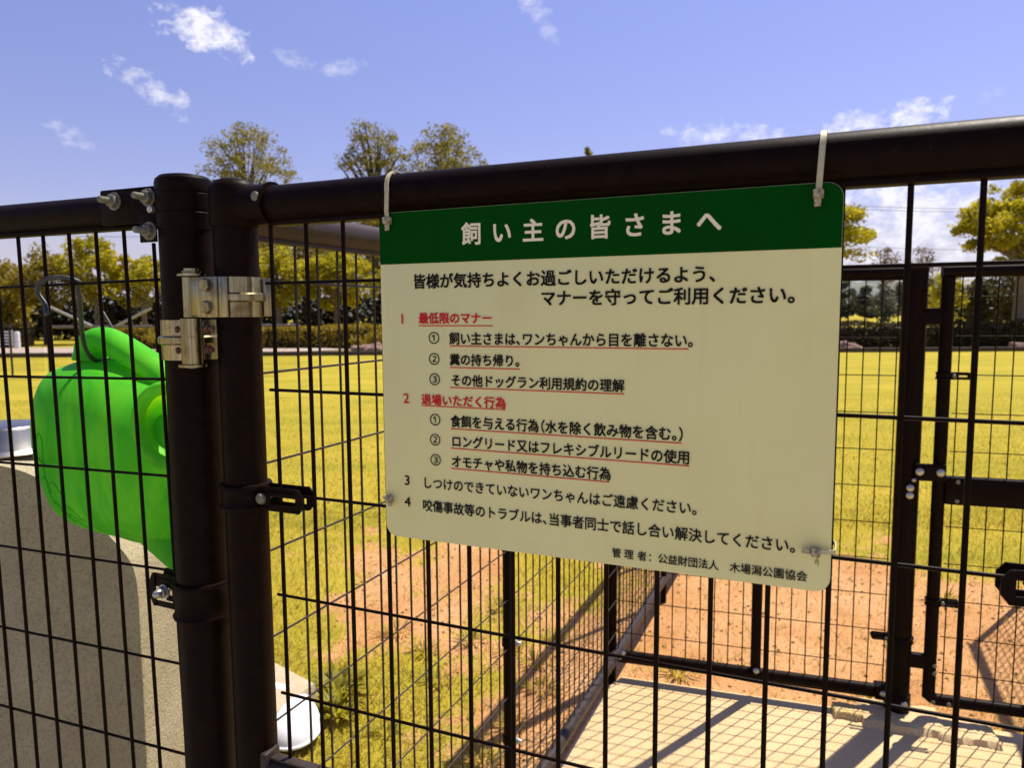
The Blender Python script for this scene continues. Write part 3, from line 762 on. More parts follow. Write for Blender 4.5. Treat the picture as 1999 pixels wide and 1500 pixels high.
line('マナーを守ってご利用ください。', .3283, .5375, 1.3432, INK, 1.0, .022, hang=1)
line('最低限のマナー', .2002, .2789, 1.3255, RED, 1.0, .022)
line('飼い主さまは、ワンちゃんから目を離さない。', .2338, .4599, 1.3060, INK, 1.08, .020, hang=1)
line('糞の持ち帰り。', .234, .3017, 1.2857, INK, 1.05, .020, hang=1)
line('その他ドッグラン利用規約の理解', .235, .4061, 1.2657, INK, 1.05, .020)
line('退場いただく行為', .2017, .2923, 1.2457, RED, 1.0, .022)
line('食餌を与える行為（水を除く飲み物を含む。）', .2338, .4475, 1.2256, INK, 1.08, .020, hang=2)
line('ロングリード又はフレキシブルリードの使用', .2345, .4639, 1.2059, INK, 1.08, .020)
line('オモチャや私物を持ち込む行為', .2342, .3945, 1.1859, INK, 1.08, .020)
line('しつけのできていないワンちゃんはご遠慮ください。', .2013, .4656, 1.1620, INK, 1.08, .015, hang=1)
line('咬傷事故等のトラブルは、当事者同士で話し合い解決してください。', .2009, .5449, 1.1388, INK, 1.08, .015, hang=1)
line('管理者：公益財団法人木場潟公園協会', 0, 1, 1.1145, INK, 1.05, .012, em=.0088,
     positions=[.4004, .4116, .4236, .4330] + [.4419+i*.00868 for i in range(6)] + [.5028+i*.00878 for i in range(7)])
for ch, u, z, m in (('1', .1819, 1.3255, RED), ('2', .1847, 1.2464, RED), ('3', .1838, 1.1631, INK), ('4', .1839, 1.1410, INK)):
    line(ch, 0, 1, z, m, .95, .008, em=.0146, positions=[u+.0030])
for ch, u, z in (('①', .2167, 1.3064), ('②', .2166, 1.2859), ('③', .2167, 1.2660), ('①', .2165, 1.2261), ('②', .2161, 1.2061), ('③', .2163, 1.1860)):
    line(ch, 0, 1, z+.0002, INK, 1.0, .006, em=.0138, positions=[u])
mb = MB()
for a, b in (((.2, 1.3182), (.2796, 1.3182)), ((.2337, 1.2988), (.4612, 1.2986)), ((.2336, 1.278), (.3069, 1.2779)), ((.2336, 1.2585), (.4062, 1.2584)),
             ((.2016, 1.2393), (.2922, 1.2394)), ((.2337, 1.2182), (.4567, 1.2178)), ((.2334, 1.1990), (.4636, 1.1984)), ((.2333, 1.1788), (.3930, 1.1786))):
    mb.box(pt(GQ, (a[0]+b[0])/2, (a[1]+b[1])/2, SOFF+.0004), GQ[1], GQ[2], Z, b[0]-a[0], .0004, .00085)
mb.build('underline', RED, sign, 0)

# ---- cable ties
def tie_top(u_top, u_head, zh, label):
    t = thing('cable_tie', label, 'cable tie', tuple(pt(GQ, u_head, zh, SOFF)), 'cable ties holding the sign')
    pts = []; zc = 1.4505; r = .0222
    # over the rail, down in front of it to the head, through the hole and up behind
    front = [(SOFF+.0035, zh+.002), (SOFF+.0034, zh+.010), (.0226, zc-.002)]
    arc = [(r*math.cos(a), zc+r*math.sin(a)) for a in [math.pi*i/10 for i in range(0, 11)]]
    back = [(-.0222, zc-.012), (-.010, zc-.024), (SOFF-.010, zh+.002), (SOFF-.005, zh)]
    for off, z in front + arc + back:
        f = min(max((z-zh)/(zc+r-zh), 0), 1); pts.append(pt(GQ, u_head+(u_top-u_head)*f, z, off))
    mb = MB(); mb.tube(pts, .0032, 4, flat=(.22, GQ[1])); mb.build('strap', TIE, t, 25)
    mb = MB(); mb.box(pt(GQ, u_head, zh, SOFF+.0045), GQ[1], GQ[2], Z, .0078, .0062, .0068, .0008)
    mb.box(pt(GQ, u_head-.0004, zh-.0060, SOFF+.0042), GQ[1]+Z*.03, GQ[2], Z, .0050, .0013, .0070, .0003); mb.build('head', TIEDIRT, t, 25)
tie_top(.1628, .1687, 1.4208, 'cream cable tie over the gate rail at the sign\'s upper left corner')
tie_top(.5612, .5588, 1.4200, 'cream cable tie over the gate rail at the sign\'s upper right corner')
def tie_low(u_head, u_edge, z, label, tail):
    t = thing('cable_tie', label, 'cable tie', tuple(pt(GQ, u_head, z, SOFF)), 'cable ties holding the sign')
    s = 1 if u_edge > u_head else -1
    pts = [pt(GQ, u, zz, off) for u, zz, off in ((u_head, z, SOFF+.0035), (u_head+s*.004, z+.0008, SOFF+.0052), (u_edge-s*.001, z+.0006, SOFF+.0028), (u_edge+s*.0022, z, SOFF-.002), (u_edge+s*.0025, z, .004), (u_edge+s*.001, z, -.004), (u_edge-s*.004, z, -.0045), (u_head, z, .012), (u_head, z, SOFF-.004))]
    mb = MB(); mb.tube(smooth_curve(pts, 4), .0026, 4, flat=(.26, Z)); mb.build('strap', TIE, t, 30)
    mb = MB(); mb.box(pt(GQ, u_head, z, SOFF+.0045), GQ[1], GQ[2], Z, .0068, .0060, .0070, .0008)
    if tail: mb.box(pt(GQ, u_head-s*.0065, z+.0002, SOFF+.0048), GQ[1], GQ[2], Z, .0080, .0014, .0046, .0003)
    else: mb.box(pt(GQ, u_head+.001, z-.0052, SOFF+.004), GQ[1], GQ[2], Z, .0040, .0030, .0040, .0006)
    mb.build('head', TIEDIRT, t, 25)
tie_low(.1636, .1560, 1.1424, 'dirty short cable tie at the sign\'s lower left edge', False)
tie_low(.5655, .5775, 1.1372, 'cream cable tie with a rust stain at the sign\'s lower right edge', True)
# rust weeping below the lower right tie
mb = MB()
for (u, z, h, w) in ((.5668, 1.1305, .0050, .0011), (.5656, 1.1275, .0030, .0007), (.5675, 1.1268, .0042, .0006)):
    mb.box(pt(GQ, u, z, SOFF+.0003), GQ[1], GQ[2], Z, w, .0005, h)
mb.build('rust_stain', speckled('rust_stain', (.22, .13, .05), (.45, .33, .16), 900, .8), sign, 0)

# ================================================================== WATERING CAN AND HOOKS
CO = -.105
def cpt(u, z, off=0.0): return pt(LP, u, z, CO+off)
can = thing('watering_can', 'bright green plastic watering can hanging by its handle behind the left fence', 'watering can', tuple(cpt(.05, 1.0)))
outl = [(-.0552, 1.2570), (-.0728, 1.2500), (-.0882, 1.2291), (-.0950, 1.2090), (-.0990, 1.1870), (-.1003, 1.1529), (-.0974, 1.126), (-.087, 1.0957), (-.0756, 1.0655), (-.0660, 1.047), (-.055, 1.0345), (-.0414, 1.0249), (-.0075, 1.0157), (.0338, 1.0109), (.0692, 1.0088), (.1036, 1.0050), (.1423, 1.0067), (.1851, 1.0239), (.2092, 1.0585), (.2207, 1.1078), (.2235, 1.1581), (.2078, 1.2001), (.1669, 1.2255), (.1051, 1.2480), (.0461, 1.2638), (-.0112, 1.2660)]
outl = [(v.x, v.y) for v in smooth_curve([V(u, z, 0) for u, z in outl], 4, True)]
cu, cz = .060, 1.135
T_CAN = .092
def can_depth(s): return T_CAN*max(0.0, 1-s**2.5)**.5
def can_body():
    mb = MB(); bm = mb.bm; n = len(outl)
    ss = [.06, .15, .25, .35, .45, .54, .62, .70, .77, .83, .88, .92, .95, .975, .992, 1.0]
    def ringset(sign_):
        return [[bm.verts.new(cpt(cu+(u-cu)*s, cz+(z-cz)*s, sign_*can_depth(s))) for u, z in outl] for s in (ss if sign_ > 0 else ss[:-1])]
    A = ringset(1); B = ringset(-1)
    for S in (A, B):
        c = bm.verts.new(cpt(cu, cz, (1 if S is A else -1)*can_depth(0)))
        for i in range(n): bm.faces.new((c, S[0][i], S[0][(i+1) % n]))
        for r0, r1 in zip(S, S[1:]):
            for i in range(n): bm.faces.new((r0[i], r0[(i+1) % n], r1[(i+1) % n], r1[i]))
    for i in range(n): bm.faces.new((B[-1][i], B[-1][(i+1) % n], A[-1][(i+1) % n], A[-1][i]))
    return mb.build('body', CAN, can, 180)
body = can_body()
MB().tube([cpt(u, z) for u, z in outl], .0016, 8, closed=True).build('seam', CAN, body, 180)
# handle: thick bar over the top, bending down at both ends
hp_ = smooth_curve([cpt(-.0134, 1.235), cpt(-.0150, 1.2660), cpt(-.0090, 1.2870), cpt(.0122, 1.2950), cpt(.0403, 1.2880), cpt(.081, 1.2700), cpt(.1168, 1.2530), cpt(.132, 1.2380), cpt(.1351, 1.2150), cpt(.1315, 1.185)], 5)
MB().tube(hp_, [.019 if 6 < i < len(hp_)-8 else .0205 for i in range(len(hp_))], 18, flat=(1.25, Z)).build('handle', CAN, can, 180)
# collar ring of the filler opening on the camera side
rc = [(.2277, 1.2436), (.201, 1.2298), (.1892, 1.2111), (.1852, 1.1912), (.1881, 1.1716), (.2001, 1.1558), (.2212, 1.1474)]
ring = [pt(LP, .2180+.0450*math.cos(a), 1.1905+.0490*math.sin(a), -.026-.008*math.cos(a)) for a in [2*math.pi*i/40 for i in range(40)]]
MB().tube(ring, .0085, 12, closed=True).build('filler_rim', CAN, can, 180)
MB().lathe(pt(LP, .2180, 1.1905, -.062), [(.030, 0), (.044, .010), (.046, .036)], LP[2], 32, cap=False).build('filler_neck', CAN, can, 180)
sp = smooth_curve([cpt(.105, 1.055, .02), cpt(.130, 1.030, .02), cpt(.172, .994, .02), cpt(.250, .935, .02)], 5)
MB().tube(sp, [.038-.022*i/(len(sp)-1) for i in range(len(sp))], 20).build('spout', CAN, can, 180)
# raised leaf pattern on the side of the body
mb = MB()
def on_body(u, z):
    best = 9; dx, dz = u-cu, z-cz; a = math.atan2(dz, dx); r = math.hypot(dx, dz)
    for (x, y) in outl:
        da = abs((math.atan2(y-cz, x-cu)-a+math.pi) % (2*math.pi)-math.pi)
        if da < best: best = da; rad = math.hypot(x-cu, y-cz)
    return cpt(u, z, can_depth(min(1, r/rad))+.0002)
def arc_line(p): mb.tube([on_body(v.x+.030, v.y+.006) for v in smooth_curve([V(u, z, 0) for u, z in p], 5)], .0009, 6)
arc_line([(-.060, 1.150), (-.052, 1.162), (-.043, 1.160), (-.038, 1.148), (-.040, 1.120), (-.038, 1.090), (-.028, 1.062), (-.008, 1.035)])
arc_line([(-.060, 1.150), (-.062, 1.136), (-.052, 1.126), (-.040, 1.122), (-.026, 1.118)])
for du, dz in ((-.052, 1.098), (-.036, 1.064), (-.018, 1.046)):
    arc_line([(du, dz), (du+.008, dz+.004), (du+.017, dz-.004), (du+.021, dz-.018)])
    arc_line([(du+.024, dz-.002), (du+.034, dz-.002), (du+.043, dz-.012), (du+.048, dz-.024)])
mb.build('leaf_relief', CAN, can, 180)
def hook(label, pts, r, mat):
    p = smooth_curve(pts, 6); rr = [r]*len(p); rr[0] = r*.7; rr[-1] = r*.7
    mb = MB(); mb.tube(p, rr, 12); mb.sphere(p[0], r*1.15); mb.sphere(p[-1], r*1.15)
    o = mb.build('s_hook', mat, None, 180, loc=tuple(p[0])); tag(o, label, 'hook', 'hooks on the left fence'); return o
hk2 = [(.0740, 1.3335, .022), (.0655, 1.3465, .018), (.0565, 1.3591, .019), (.0575, 1.3696, .018), (.0672, 1.3772, .013), (.0829, 1.3790, .003), (.0950, 1.3735, -.008), (.1010, 1.3620, -.020)]
# the shank drops behind the mesh and cradles the handle from the front
def shank(x, y, z): return pt(LP, x, z, y)
pts = [pt(LP, u, z, o) for u, z, o in hk2[:-1]] + [shank(.0885, -.012, 1.3664), shank(.0802, -.020, 1.3479), shank(.0610, -.035, 1.3245), shank(.0400, -.052, 1.3020), shank(.0268, -.066, 1.2840), shank(.0229, -.078, 1.2700), shank(.0205, -.092, 1.2650), shank(.0100, -.116, 1.2650), shank(.006, -.130, 1.272)]
hook('grey coated S-hook over the left fence wire holding the green can', pts, .0031, RUBBER)
h2 = [pt(LP, u, z, -.130) for u, z in ((-.0290, 1.3260), (-.0240, 1.3345), (-.0170, 1.3372), (-.0087, 1.3274), (-.0002, 1.3152), (.0051, 1.3031), (.0030, 1.2900), (-.004, 1.2770), (-.002, 1.262))]
hook('thin dark hook standing up behind the green can handle', h2, .0022, RUBBER)

# ================================================================== DRINKING PILLAR, BOWL, STEP, SCOOP
PP = plane((-.6926, 1.3054, 1.3692), .10)
def pillar():
    half = [(-.32, 1.077), (-.285, 1.0765), (-.2448, 1.0722), (-.2111, 1.0680), (-.178, 1.0580), (-.153, 1.0458), (-.1315, 1.0322), (-.1133, 1.0164), (-.0874, .9910), (-.0626, .9660), (-.0412, .9422), (-.0242, .9201), (-.0091, .8990), (.0010, .8790), (.0065, .8550), (.0088, .820)]
    top = [(v.x, v.y) for v in smooth_curve([V(u, z, 0) for u, z in half], 3)]
    poly = [(-.649, -.05)] + [(-.64-u, z) for u, z in reversed(top)] + top + [(.0088, -.05)]
    o = MB().prism([pt(PP, u, z, 0) for u, z in poly], PP[2]*-.34, .006).build('concrete_pillar', CONCG, None, 30, loc=tuple(pt(PP, -.32, 0, -.17)))
    tag(o, 'grey concrete pillar with a rounded top behind the left fence', 'pillar')
pillar()
bq = pt(PP, -.268, 1.075, -.115)
bo = MB().lathe((bq.x, bq.y, bq.z), [(.092, 0), (.093, .002), (.088, .006), (.083, .010), (.074, .044), (.069, .050), (.056, .0520), (.005, .0525)], n=48).build('steel_bowl', STEEL, None, 40, loc=tuple(bq))
tag(bo, 'stainless steel bowl turned upside down on the concrete pillar', 'bowl')
def poly_slab(name, P, z0, z1, mat, bev): 
    o = MB().prism([V(x, y, z1) for x, y in P], V(0, 0, z0-z1), bev).build(name, mat, None, 30, loc=(P[0][0], P[0][1], 0)); return o
st = poly_slab('stone_step', [(-.675, 2.405), (-.86, 2.560), (-1.30, 2.62), (-1.45, 2.10), (-.78, 2.145)], -.05, .085, STONE, .012)
tag(st, 'pale stone step in the grass behind the two gate posts', 'step')
def scoop():
    c = V(-.728, 2.285, 0); ax = V(.36, -.933, 0).normalized(); ay = V(.933, .36, 0).normalized()   # ax: towards the lip
    root = thing('plastic_scoop', 'white plastic scoop lying face down in the grass behind the gate post', 'scoop', tuple(c))
    bm = bmesh.new(); nu, nv = 40, 12; rows = []
    def edge(a): # egg outline: broad rounded lip towards the camera, narrower at the handle
        ca, sa = math.cos(a), math.sin(a); return ax*(.150*ca) + ay*((.094+.012*ca)*sa*(1-.10*ca*ca))
    for j in range(nv):
        t = j/nv; r = math.cos(t*math.pi/2)**.75; h = .078*math.sin(t*math.pi/2)**.9
        rows.append([bm.verts.new(c + edge(2*math.pi*i/nu)*r + Z*(.006+h) - ax*(.03*t)) for i in range(nu)])
    top = bm.verts.new(c + Z*.084 - ax*.03)
    for A, B in zip(rows, rows[1:]):
        for i in range(nu): bm.faces.new((A[i], A[(i+1) % nu], B[(i+1) % nu], B[i]))
    for i in range(nu): bm.faces.new((rows[-1][i], rows[-1][(i+1) % nu], top))
    m = MB(); m.bm.free(); m.bm = bm
    m.build('blade', PLASTIC_WHITE, root, 180)
    MB().tube([c + edge(2*math.pi*i/nu)*1.01 + Z*.008 for i in range(nu)], .0050, 8, closed=True).build('rim', PLASTIC_WHITE, root, 180)
    MB().tube([c-ax*.09+Z*.06, c-ax*.13-ay*.05+Z*.075, c-ax*.17-ay*.16+Z*.085], [.030, .021, .018], 14).build('handle', PLASTIC_WHITE, root, 180)
scoop()

# ================================================================== VEGETATION
def leaf_cloud(centres, radii, counts, size, rng, flatten=.8, up=.35):
    """leaf-sized quads spread around the clump centres"""
    C = np.repeat(np.asarray(centres), counts, axis=0); Rr = np.repeat(np.asarray(radii), counts)[:, None]
    n = len(C); d = rng.normal(size=(n, 3)); d /= np.linalg.norm(d, axis=1)[:, None]
    r = rng.rand(n, 1)**.45; P = C + d*r*Rr*np.array([1, 1, flatten])
    nn = rng.normal(size=(n, 3)); nn[:, 2] += up*2; nn /= np.linalg.norm(nn, axis=1)[:, None]
    t = np.cross(nn, rng.normal(size=(n, 3))); t /= np.linalg.norm(t, axis=1)[:, None]+1e-9; b = np.cross(nn, t)
    s = size*(.6+.8*rng.rand(n, 1))
    v = np.stack([P-t*s*.62, P-b*s*.34, P+t*s*.62, P+b*s*.34], 1).reshape(-1, 3)
    return v
def quads(n): return np.arange(4*n).reshape(-1, 4)
def tree(name, label, x, y, ztop, zbot, rx, mat, bark, seed, nclump=46, per=70, leaf=.16, clump=.42, trunk_r=.13, forks=5, group='trees beyond the dog field', shape=1.0, lean=0.0, cat='tree', layered=False, hollow=.35):
    rng = np.random.RandomState(seed); root = thing(name, label, cat, (x, y, 0), group)
    zc = (ztop+zbot)/2; rz = (ztop-zbot)/2
    cs = []
    while len(cs) < nclump:
        p = rng.uniform(-1, 1, 3); r = np.linalg.norm(p)
        if r > 1 or r < hollow: continue
        if p[2] < -.2 and rng.rand() < .35: continue
        w = 1.0 - (.25*abs(p[2]) if shape == 1 else 0)
        zz = p[2]
        if layered: zz = np.round(p[2]*2.2)/2.2 + rng.normal()*.07
        cs.append((x+p[0]*rx*w*(1-.1)+lean*rz*zz, y+p[1]*rx*w*.8, zc+zz*rz*(.95)))
    cs = np.array(cs); rad = clump*(.6+.8*rng.rand(nclump)); cnt = np.maximum(6, (per*(.5+rng.rand(nclump))).astype(int))
    v = leaf_cloud(cs, rad, cnt, leaf, rng, .62 if layered else .8)
    np_mesh('crown', v, quads(len(v)//4), mat, root)
    mb = MB(); zf = zbot+(zc-zbot)*.1; bx = x+lean*.3
    mb.tube([V(x, y, -.05), V(x+.04*(rng.rand()-.5), y, zf*.5), V(bx, y, max(zf, .6))], [trunk_r*1.25, trunk_r, trunk_r*.85], 10)
    idx = rng.choice(nclump, min(forks*3, nclump), replace=False)
    for k, i in enumerate(idx):
        c = Vector(cs[i]); s0 = V(bx, y, max(zf, .6)*(.92+.1*rng.rand()) if k < forks else max(zf, .6)+(zc-zf)*.5*rng.rand())
        m1 = s0.lerp(c, .5) + V(rng.normal()*.12, rng.normal()*.12, .15*rz*rng.rand())
        r0 = trunk_r*(.55 if k < forks else .3)
        mb.tube([s0, m1, c], [r0, r0*.6, r0*.25], 7)
    mb.build('trunk', bark, root, 60)
    return root
F_ = 1444.68
def place(px, depth): return (px-999.5)/F_*depth
def hgt(px, py, depth): return H + ((618-.0066*px)-py)/F_*depth
def ptree(name, label, px, depth, ytop, ybot, rxpx, *a, **k):
    return tree(name, label, place(px, depth), depth, hgt(px, ytop, depth), hgt(px, ybot, depth), rxpx/F_*depth, *a, **k)
ptree('leafy_tree', 'low bushy olive tree at the far left edge', 18, 38, 512, 672, 55, LEAF_O, DBARK, 11, 70, 80, .17, .5)
ptree('leafy_tree', 'olive tree with sky gaps behind the left hook', 95, 36, 488, 606, 72, LEAF_O, DBARK, 12, 52, 80, .16, .42, .15)
ptree('leafy_tree', 'tallest of the yellow trees seen above the green can', 195, 36, 462, 596, 74, LEAF_Y, BARK, 13, 56, 80, .16, .42, .14)
ptree('leafy_tree', 'yellow tree just left of the fixed post', 285, 36.5, 495, 600, 74, LEAF_Y, BARK, 14, 52, 80, .16, .42, .14)
ptree('leafy_tree', 'yellow spreading tree just right of the gate post', 548, 36, 480, 604, 92, LEAF_Y, BARK, 15, 100, 80, .16, .45, .14)
ptree('leafy_tree', 'yellow tree with a forked pale trunk left of the sign', 660, 37, 490, 604, 96, LEAF_Y, BARK, 16, 100, 80, .16, .45, .14)
ptree('leafy_tree', 'olive tree behind the yellow ones under the side fence rail', 600, 47, 425, 560, 125, LEAF_O, DBARK, 17, 90, 80, .20, .7, .2)
ptree('leafy_tree', 'olive tree rising behind the left edge of the sign', 760, 47, 405, 570, 95, LEAF_O, DBARK, 18, 80, 80, .20, .65, .2)
ptree('leafy_tree', 'yellow tree hidden for the most part by the sign', 830, 37, 480, 598, 90, LEAF_Y, BARK, 19, 60, 70, .16, .45)
ptree('leafy_tree', 'olive tree hidden behind the middle of the sign', 1040, 40, 500, 610, 110, LEAF_O, DBARK, 20, 60, 70, .18, .5)
ptree('leafy_tree', 'yellow tree hidden behind the right half of the sign', 1300, 38, 480, 600, 110, LEAF_Y, BARK, 21, 60, 70, .18, .5)
ptree('tall_tree', 'tall thin crowned tree above the two gate posts', 500, 60, 248, 425, 98, LEAF_T, DBARK, 31, 150, 48, .17, .62, .22, 12, hollow=.3)
ptree('tall_tree', 'tall tree with bare upright limbs above the gate rail', 738, 60, 240, 420, 76, LEAF_T, DBARK, 32, 105, 50, .17, .58, .30, 14, hollow=.3)
ptree('tall_tree', 'broad tall olive tree right of the bare limbed one', 876, 62, 255, 430, 104, LEAF_T, DBARK, 33, 165, 56, .18, .66, .26, 12, hollow=.1)
ptree('leafy_tree', 'yellow tree sticking out behind the sign\'s right edge', 1598, 30, 378, 545, 112, LEAF_Y, BARK, 41, 110, 85, .13, .40, .16, layered=True)
ptree('leafy_tree', 'big layered yellow tree at the right edge', 1985, 28, 368, 520, 128, LEAF_Y, BARK, 42, 150, 90, .13, .38, .18, layered=True)
ptree('leafy_tree', 'small yellow tree behind the inner gate stile', 1843, 31, 535, 650, 42, LEAF_Y, BARK, 43, 34, 60, .13, .32, .08)
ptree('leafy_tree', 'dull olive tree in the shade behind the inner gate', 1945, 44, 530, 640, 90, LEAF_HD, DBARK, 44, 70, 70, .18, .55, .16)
ptree('leafy_tree', 'russet small tree far off between the two right trees', 1722, 85, 487, 560, 30, LEAF_R, DBARK, 45, 26, 40, .24, .7, .12)
ptree('leafy_tree', 'russet twiggy tree far off beside the right tree', 1790, 85, 478, 560, 34, LEAF_R, DBARK, 46, 26, 36, .24, .7, .12)
ptree('leafy_tree', 'grey green tree in front of the far hill', 1722, 60, 560, 640, 26, LEAF_F, DBARK, 47, 26, 60, .2, .5, .12)
def conifer():
    x, y = place(1147, 66), 66; zt = hgt(1147, 295, 66); rng = np.random.RandomState(5)
    root = thing('conifer', 'tip of a conifer just above the gate rail', 'tree', (x, y, 0), 'trees beyond the dog field')
    cs = []; rad = []
    for i in range(60):
        t = rng.rand(); a = rng.rand()*6.28; r = (.1+2.4*t)*rng.rand()**.5
        cs.append((x+r*math.cos(a), y+r*math.sin(a), zt-.2-t*9)); rad.append(.25+.5*t)
    v = leaf_cloud(cs, rad, [50]*60, .2, rng); np_mesh('crown', v, quads(len(v)//4), LEAF_T, root)
    MB().tube([V(x, y, -.05), V(x, y, zt-.3)], [.25, .03], 8).build('trunk', DBARK, root)
conifer()
def hedge(label, x0, x1, y, w, h, mat, seed, dens=260, leaf=.09):
    rng = np.random.RandomState(seed); L = abs(x1-x0); n = int(dens*L*(w+2*h))
    P = np.stack([rng.uniform(x0, x1, n), rng.uniform(-w/2, w/2, n), rng.uniform(0, 1, n)**.8*h], 1)
    e = rng.rand(n) # push most leaves to the skin
    top = e < .45; P[top, 2] = h*(.86+.16*rng.rand(top.sum())) + .05*np.sin(P[top, 0]*1.7)+.03*np.sin(P[top, 0]*4.1)
    fr = (e >= .45) & (e < .8); P[fr, 1] = -w/2 + .06*rng.normal(size=fr.sum())
    P[:, 1] += y
    v = leaf_cloud(P, np.full(n, .05), np.ones(n, int), leaf, rng)
    o = thing('hedge', label, 'hedge', ((x0+x1)/2, y, 0), 'clipped hedges beyond the dog field')
    np_mesh('foliage', v, quads(n), mat, o)
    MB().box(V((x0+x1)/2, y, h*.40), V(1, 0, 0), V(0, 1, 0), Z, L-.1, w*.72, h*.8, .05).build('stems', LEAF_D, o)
hedge('clipped hedge with a yellow top left of the sign', place(225, 30), place(1010, 30), 30, 1.3, .86, LEAF_H, 51)
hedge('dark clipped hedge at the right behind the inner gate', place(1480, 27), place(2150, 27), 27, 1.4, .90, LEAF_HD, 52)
hedge('low olive hedge at the far left behind the field', place(-250, 33), place(60, 33), 33, 1.2, 1.0, LEAF_HD, 53, 200)
def woodland(name, x0, x1, y, h, n, seed, mat, leaf=.3):
    rng = np.random.RandomState(seed)
    cs = np.stack([rng.uniform(x0, x1, n), y+rng.uniform(-1.5, 1.5, n), rng.uniform(.1, 1, n)*h*(.85+.25*np.sin(rng.uniform(x0, x1, n)*.8))], 1)
    v = leaf_cloud(cs, np.full(n, .9), np.full(n, 40), leaf, rng); o = np_mesh(name, v, quads(len(v)//4), mat); o['kind'] = 'stuff'
    tag(o, 'dark shaded undergrowth under the trees', 'undergrowth'); return o
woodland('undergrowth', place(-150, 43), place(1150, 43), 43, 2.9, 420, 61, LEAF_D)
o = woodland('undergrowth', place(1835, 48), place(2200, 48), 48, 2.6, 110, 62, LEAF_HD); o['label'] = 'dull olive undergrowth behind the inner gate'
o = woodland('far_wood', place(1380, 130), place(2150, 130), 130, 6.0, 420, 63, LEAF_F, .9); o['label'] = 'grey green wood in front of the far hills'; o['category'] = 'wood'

# ---- rocks at the field edge
for i, (px, d, r, lab) in enumerate(((708, 26.0, .30, 'flat pinkish rock lying left of its neighbour at the field edge'), (735, 25.8, .36, 'larger pinkish rock at the field edge beside the sign'), (1648, 24.9, .34, 'pink rock at the field edge right of the sign'), (1668, 25.2, .22, 'small dark pink rock next to the one right of the sign'), (1985, 24.9, .25, 'pinkish rock at the right end of the field edge'))):
    mb = MB(); rng = random.Random(i+4); c = V(place(px, d), d, r*.25)
    bmesh.ops.create_icosphere(mb.bm, subdivisions=3, radius=r, matrix=Matrix.Translation(c) @ Matrix.Diagonal((1.3, .9, .62, 1)))
    for v in mb.bm.verts:
        q = v.co-c; v.co += q*(.16*math.sin(q.x*17+i)+.13*math.sin(q.y*21+2*i)+.12*math.sin(q.z*23+i))
    tag(mb.build('rock', PINK, None, 50, loc=tuple(c)), lab, 'rock', 'rocks at the field edge')
for i, (px, d) in enumerate(((745, 27.5), (330, 27.6))):
    rng = np.random.RandomState(70+i); x = place(px, d); n = 26
    cs = np.stack([x+rng.normal(size=n)*.35, d+rng.normal(size=n)*.3, .25+.35*rng.rand(n)], 1)
    root = thing('round_shrub', ('orange brown round shrub at the sign\'s left edge', 'orange brown round shrub behind the fixed post')[i], 'shrub', (x, d, 0))
    v = leaf_cloud(cs, np.full(n, .25), np.full(n, 60), .08, rng); np_mesh('foliage', v, quads(len(v)//4), LEAF_H, root)

# ---- grass
def grass():
    rng = np.random.RandomState(9)
    def field(n, y0, y1, h0, h1, w):
        y = y0*(y1/y0)**rng.rand(n); x = (rng.uniform(-.78, .78, n))*y
        prob = np.array([max(.13, 1-1.0*wear(a, b)) if b < 9 else 1.0 for a, b in zip(x, y)])
        keep = rng.rand(n) < prob
        # not on the concrete floor: left of the side fence or beyond the far fence
        sx, sy = SP[0].x, SP[0].y; left = ((x-sx)*SP[2].x + (y-sy)*SP[2].y) < -.02
        fx, fy = FP[0].x, FP[0].y; beyond = ((x-fx)*FP[2].x + (y-fy)*FP[2].y) < -.03
        gx = ((x-LP[0].x)*LP[2].x+(y-LP[0].y)*LP[2].y) < -.08
        keep &= (left | beyond) & gx
        x, y = x[keep], y[keep]; n = len(x)
        h = rng.uniform(h0, h1, n); ang = rng.rand(n)*6.283; ww = w*(.6+.8*rng.rand(n))
        bx, by = np.cos(ang)*ww, np.sin(ang)*ww; l1 = rng.normal(size=(n, 2))*h[:, None]*.55
        z0 = np.full(n, -.032)
        A = np.stack([x-bx, y-by, z0], 1); B = np.stack([x+bx, y+by, z0], 1)
        C = np.stack([x+bx*.6+l1[:, 0]*.5, y+by*.6+l1[:, 1]*.5, z0+h*.6], 1); D = np.stack([x+l1[:, 0], y+l1[:, 1], z0+h], 1)
        return np.stack([A, B, C, D], 1).reshape(-1, 3)
    v = np.concatenate([field(90000, 1.7, 5.0, .012, .034, .0016), field(70000, 4.5, 12, .012, .030, .0030)])
    o = np_mesh('grass', v, quads(len(v)//4), BLADE); o['kind'] = 'stuff'; tag(o, 'yellow green lawn grass of the dog field', 'grass')
grass()
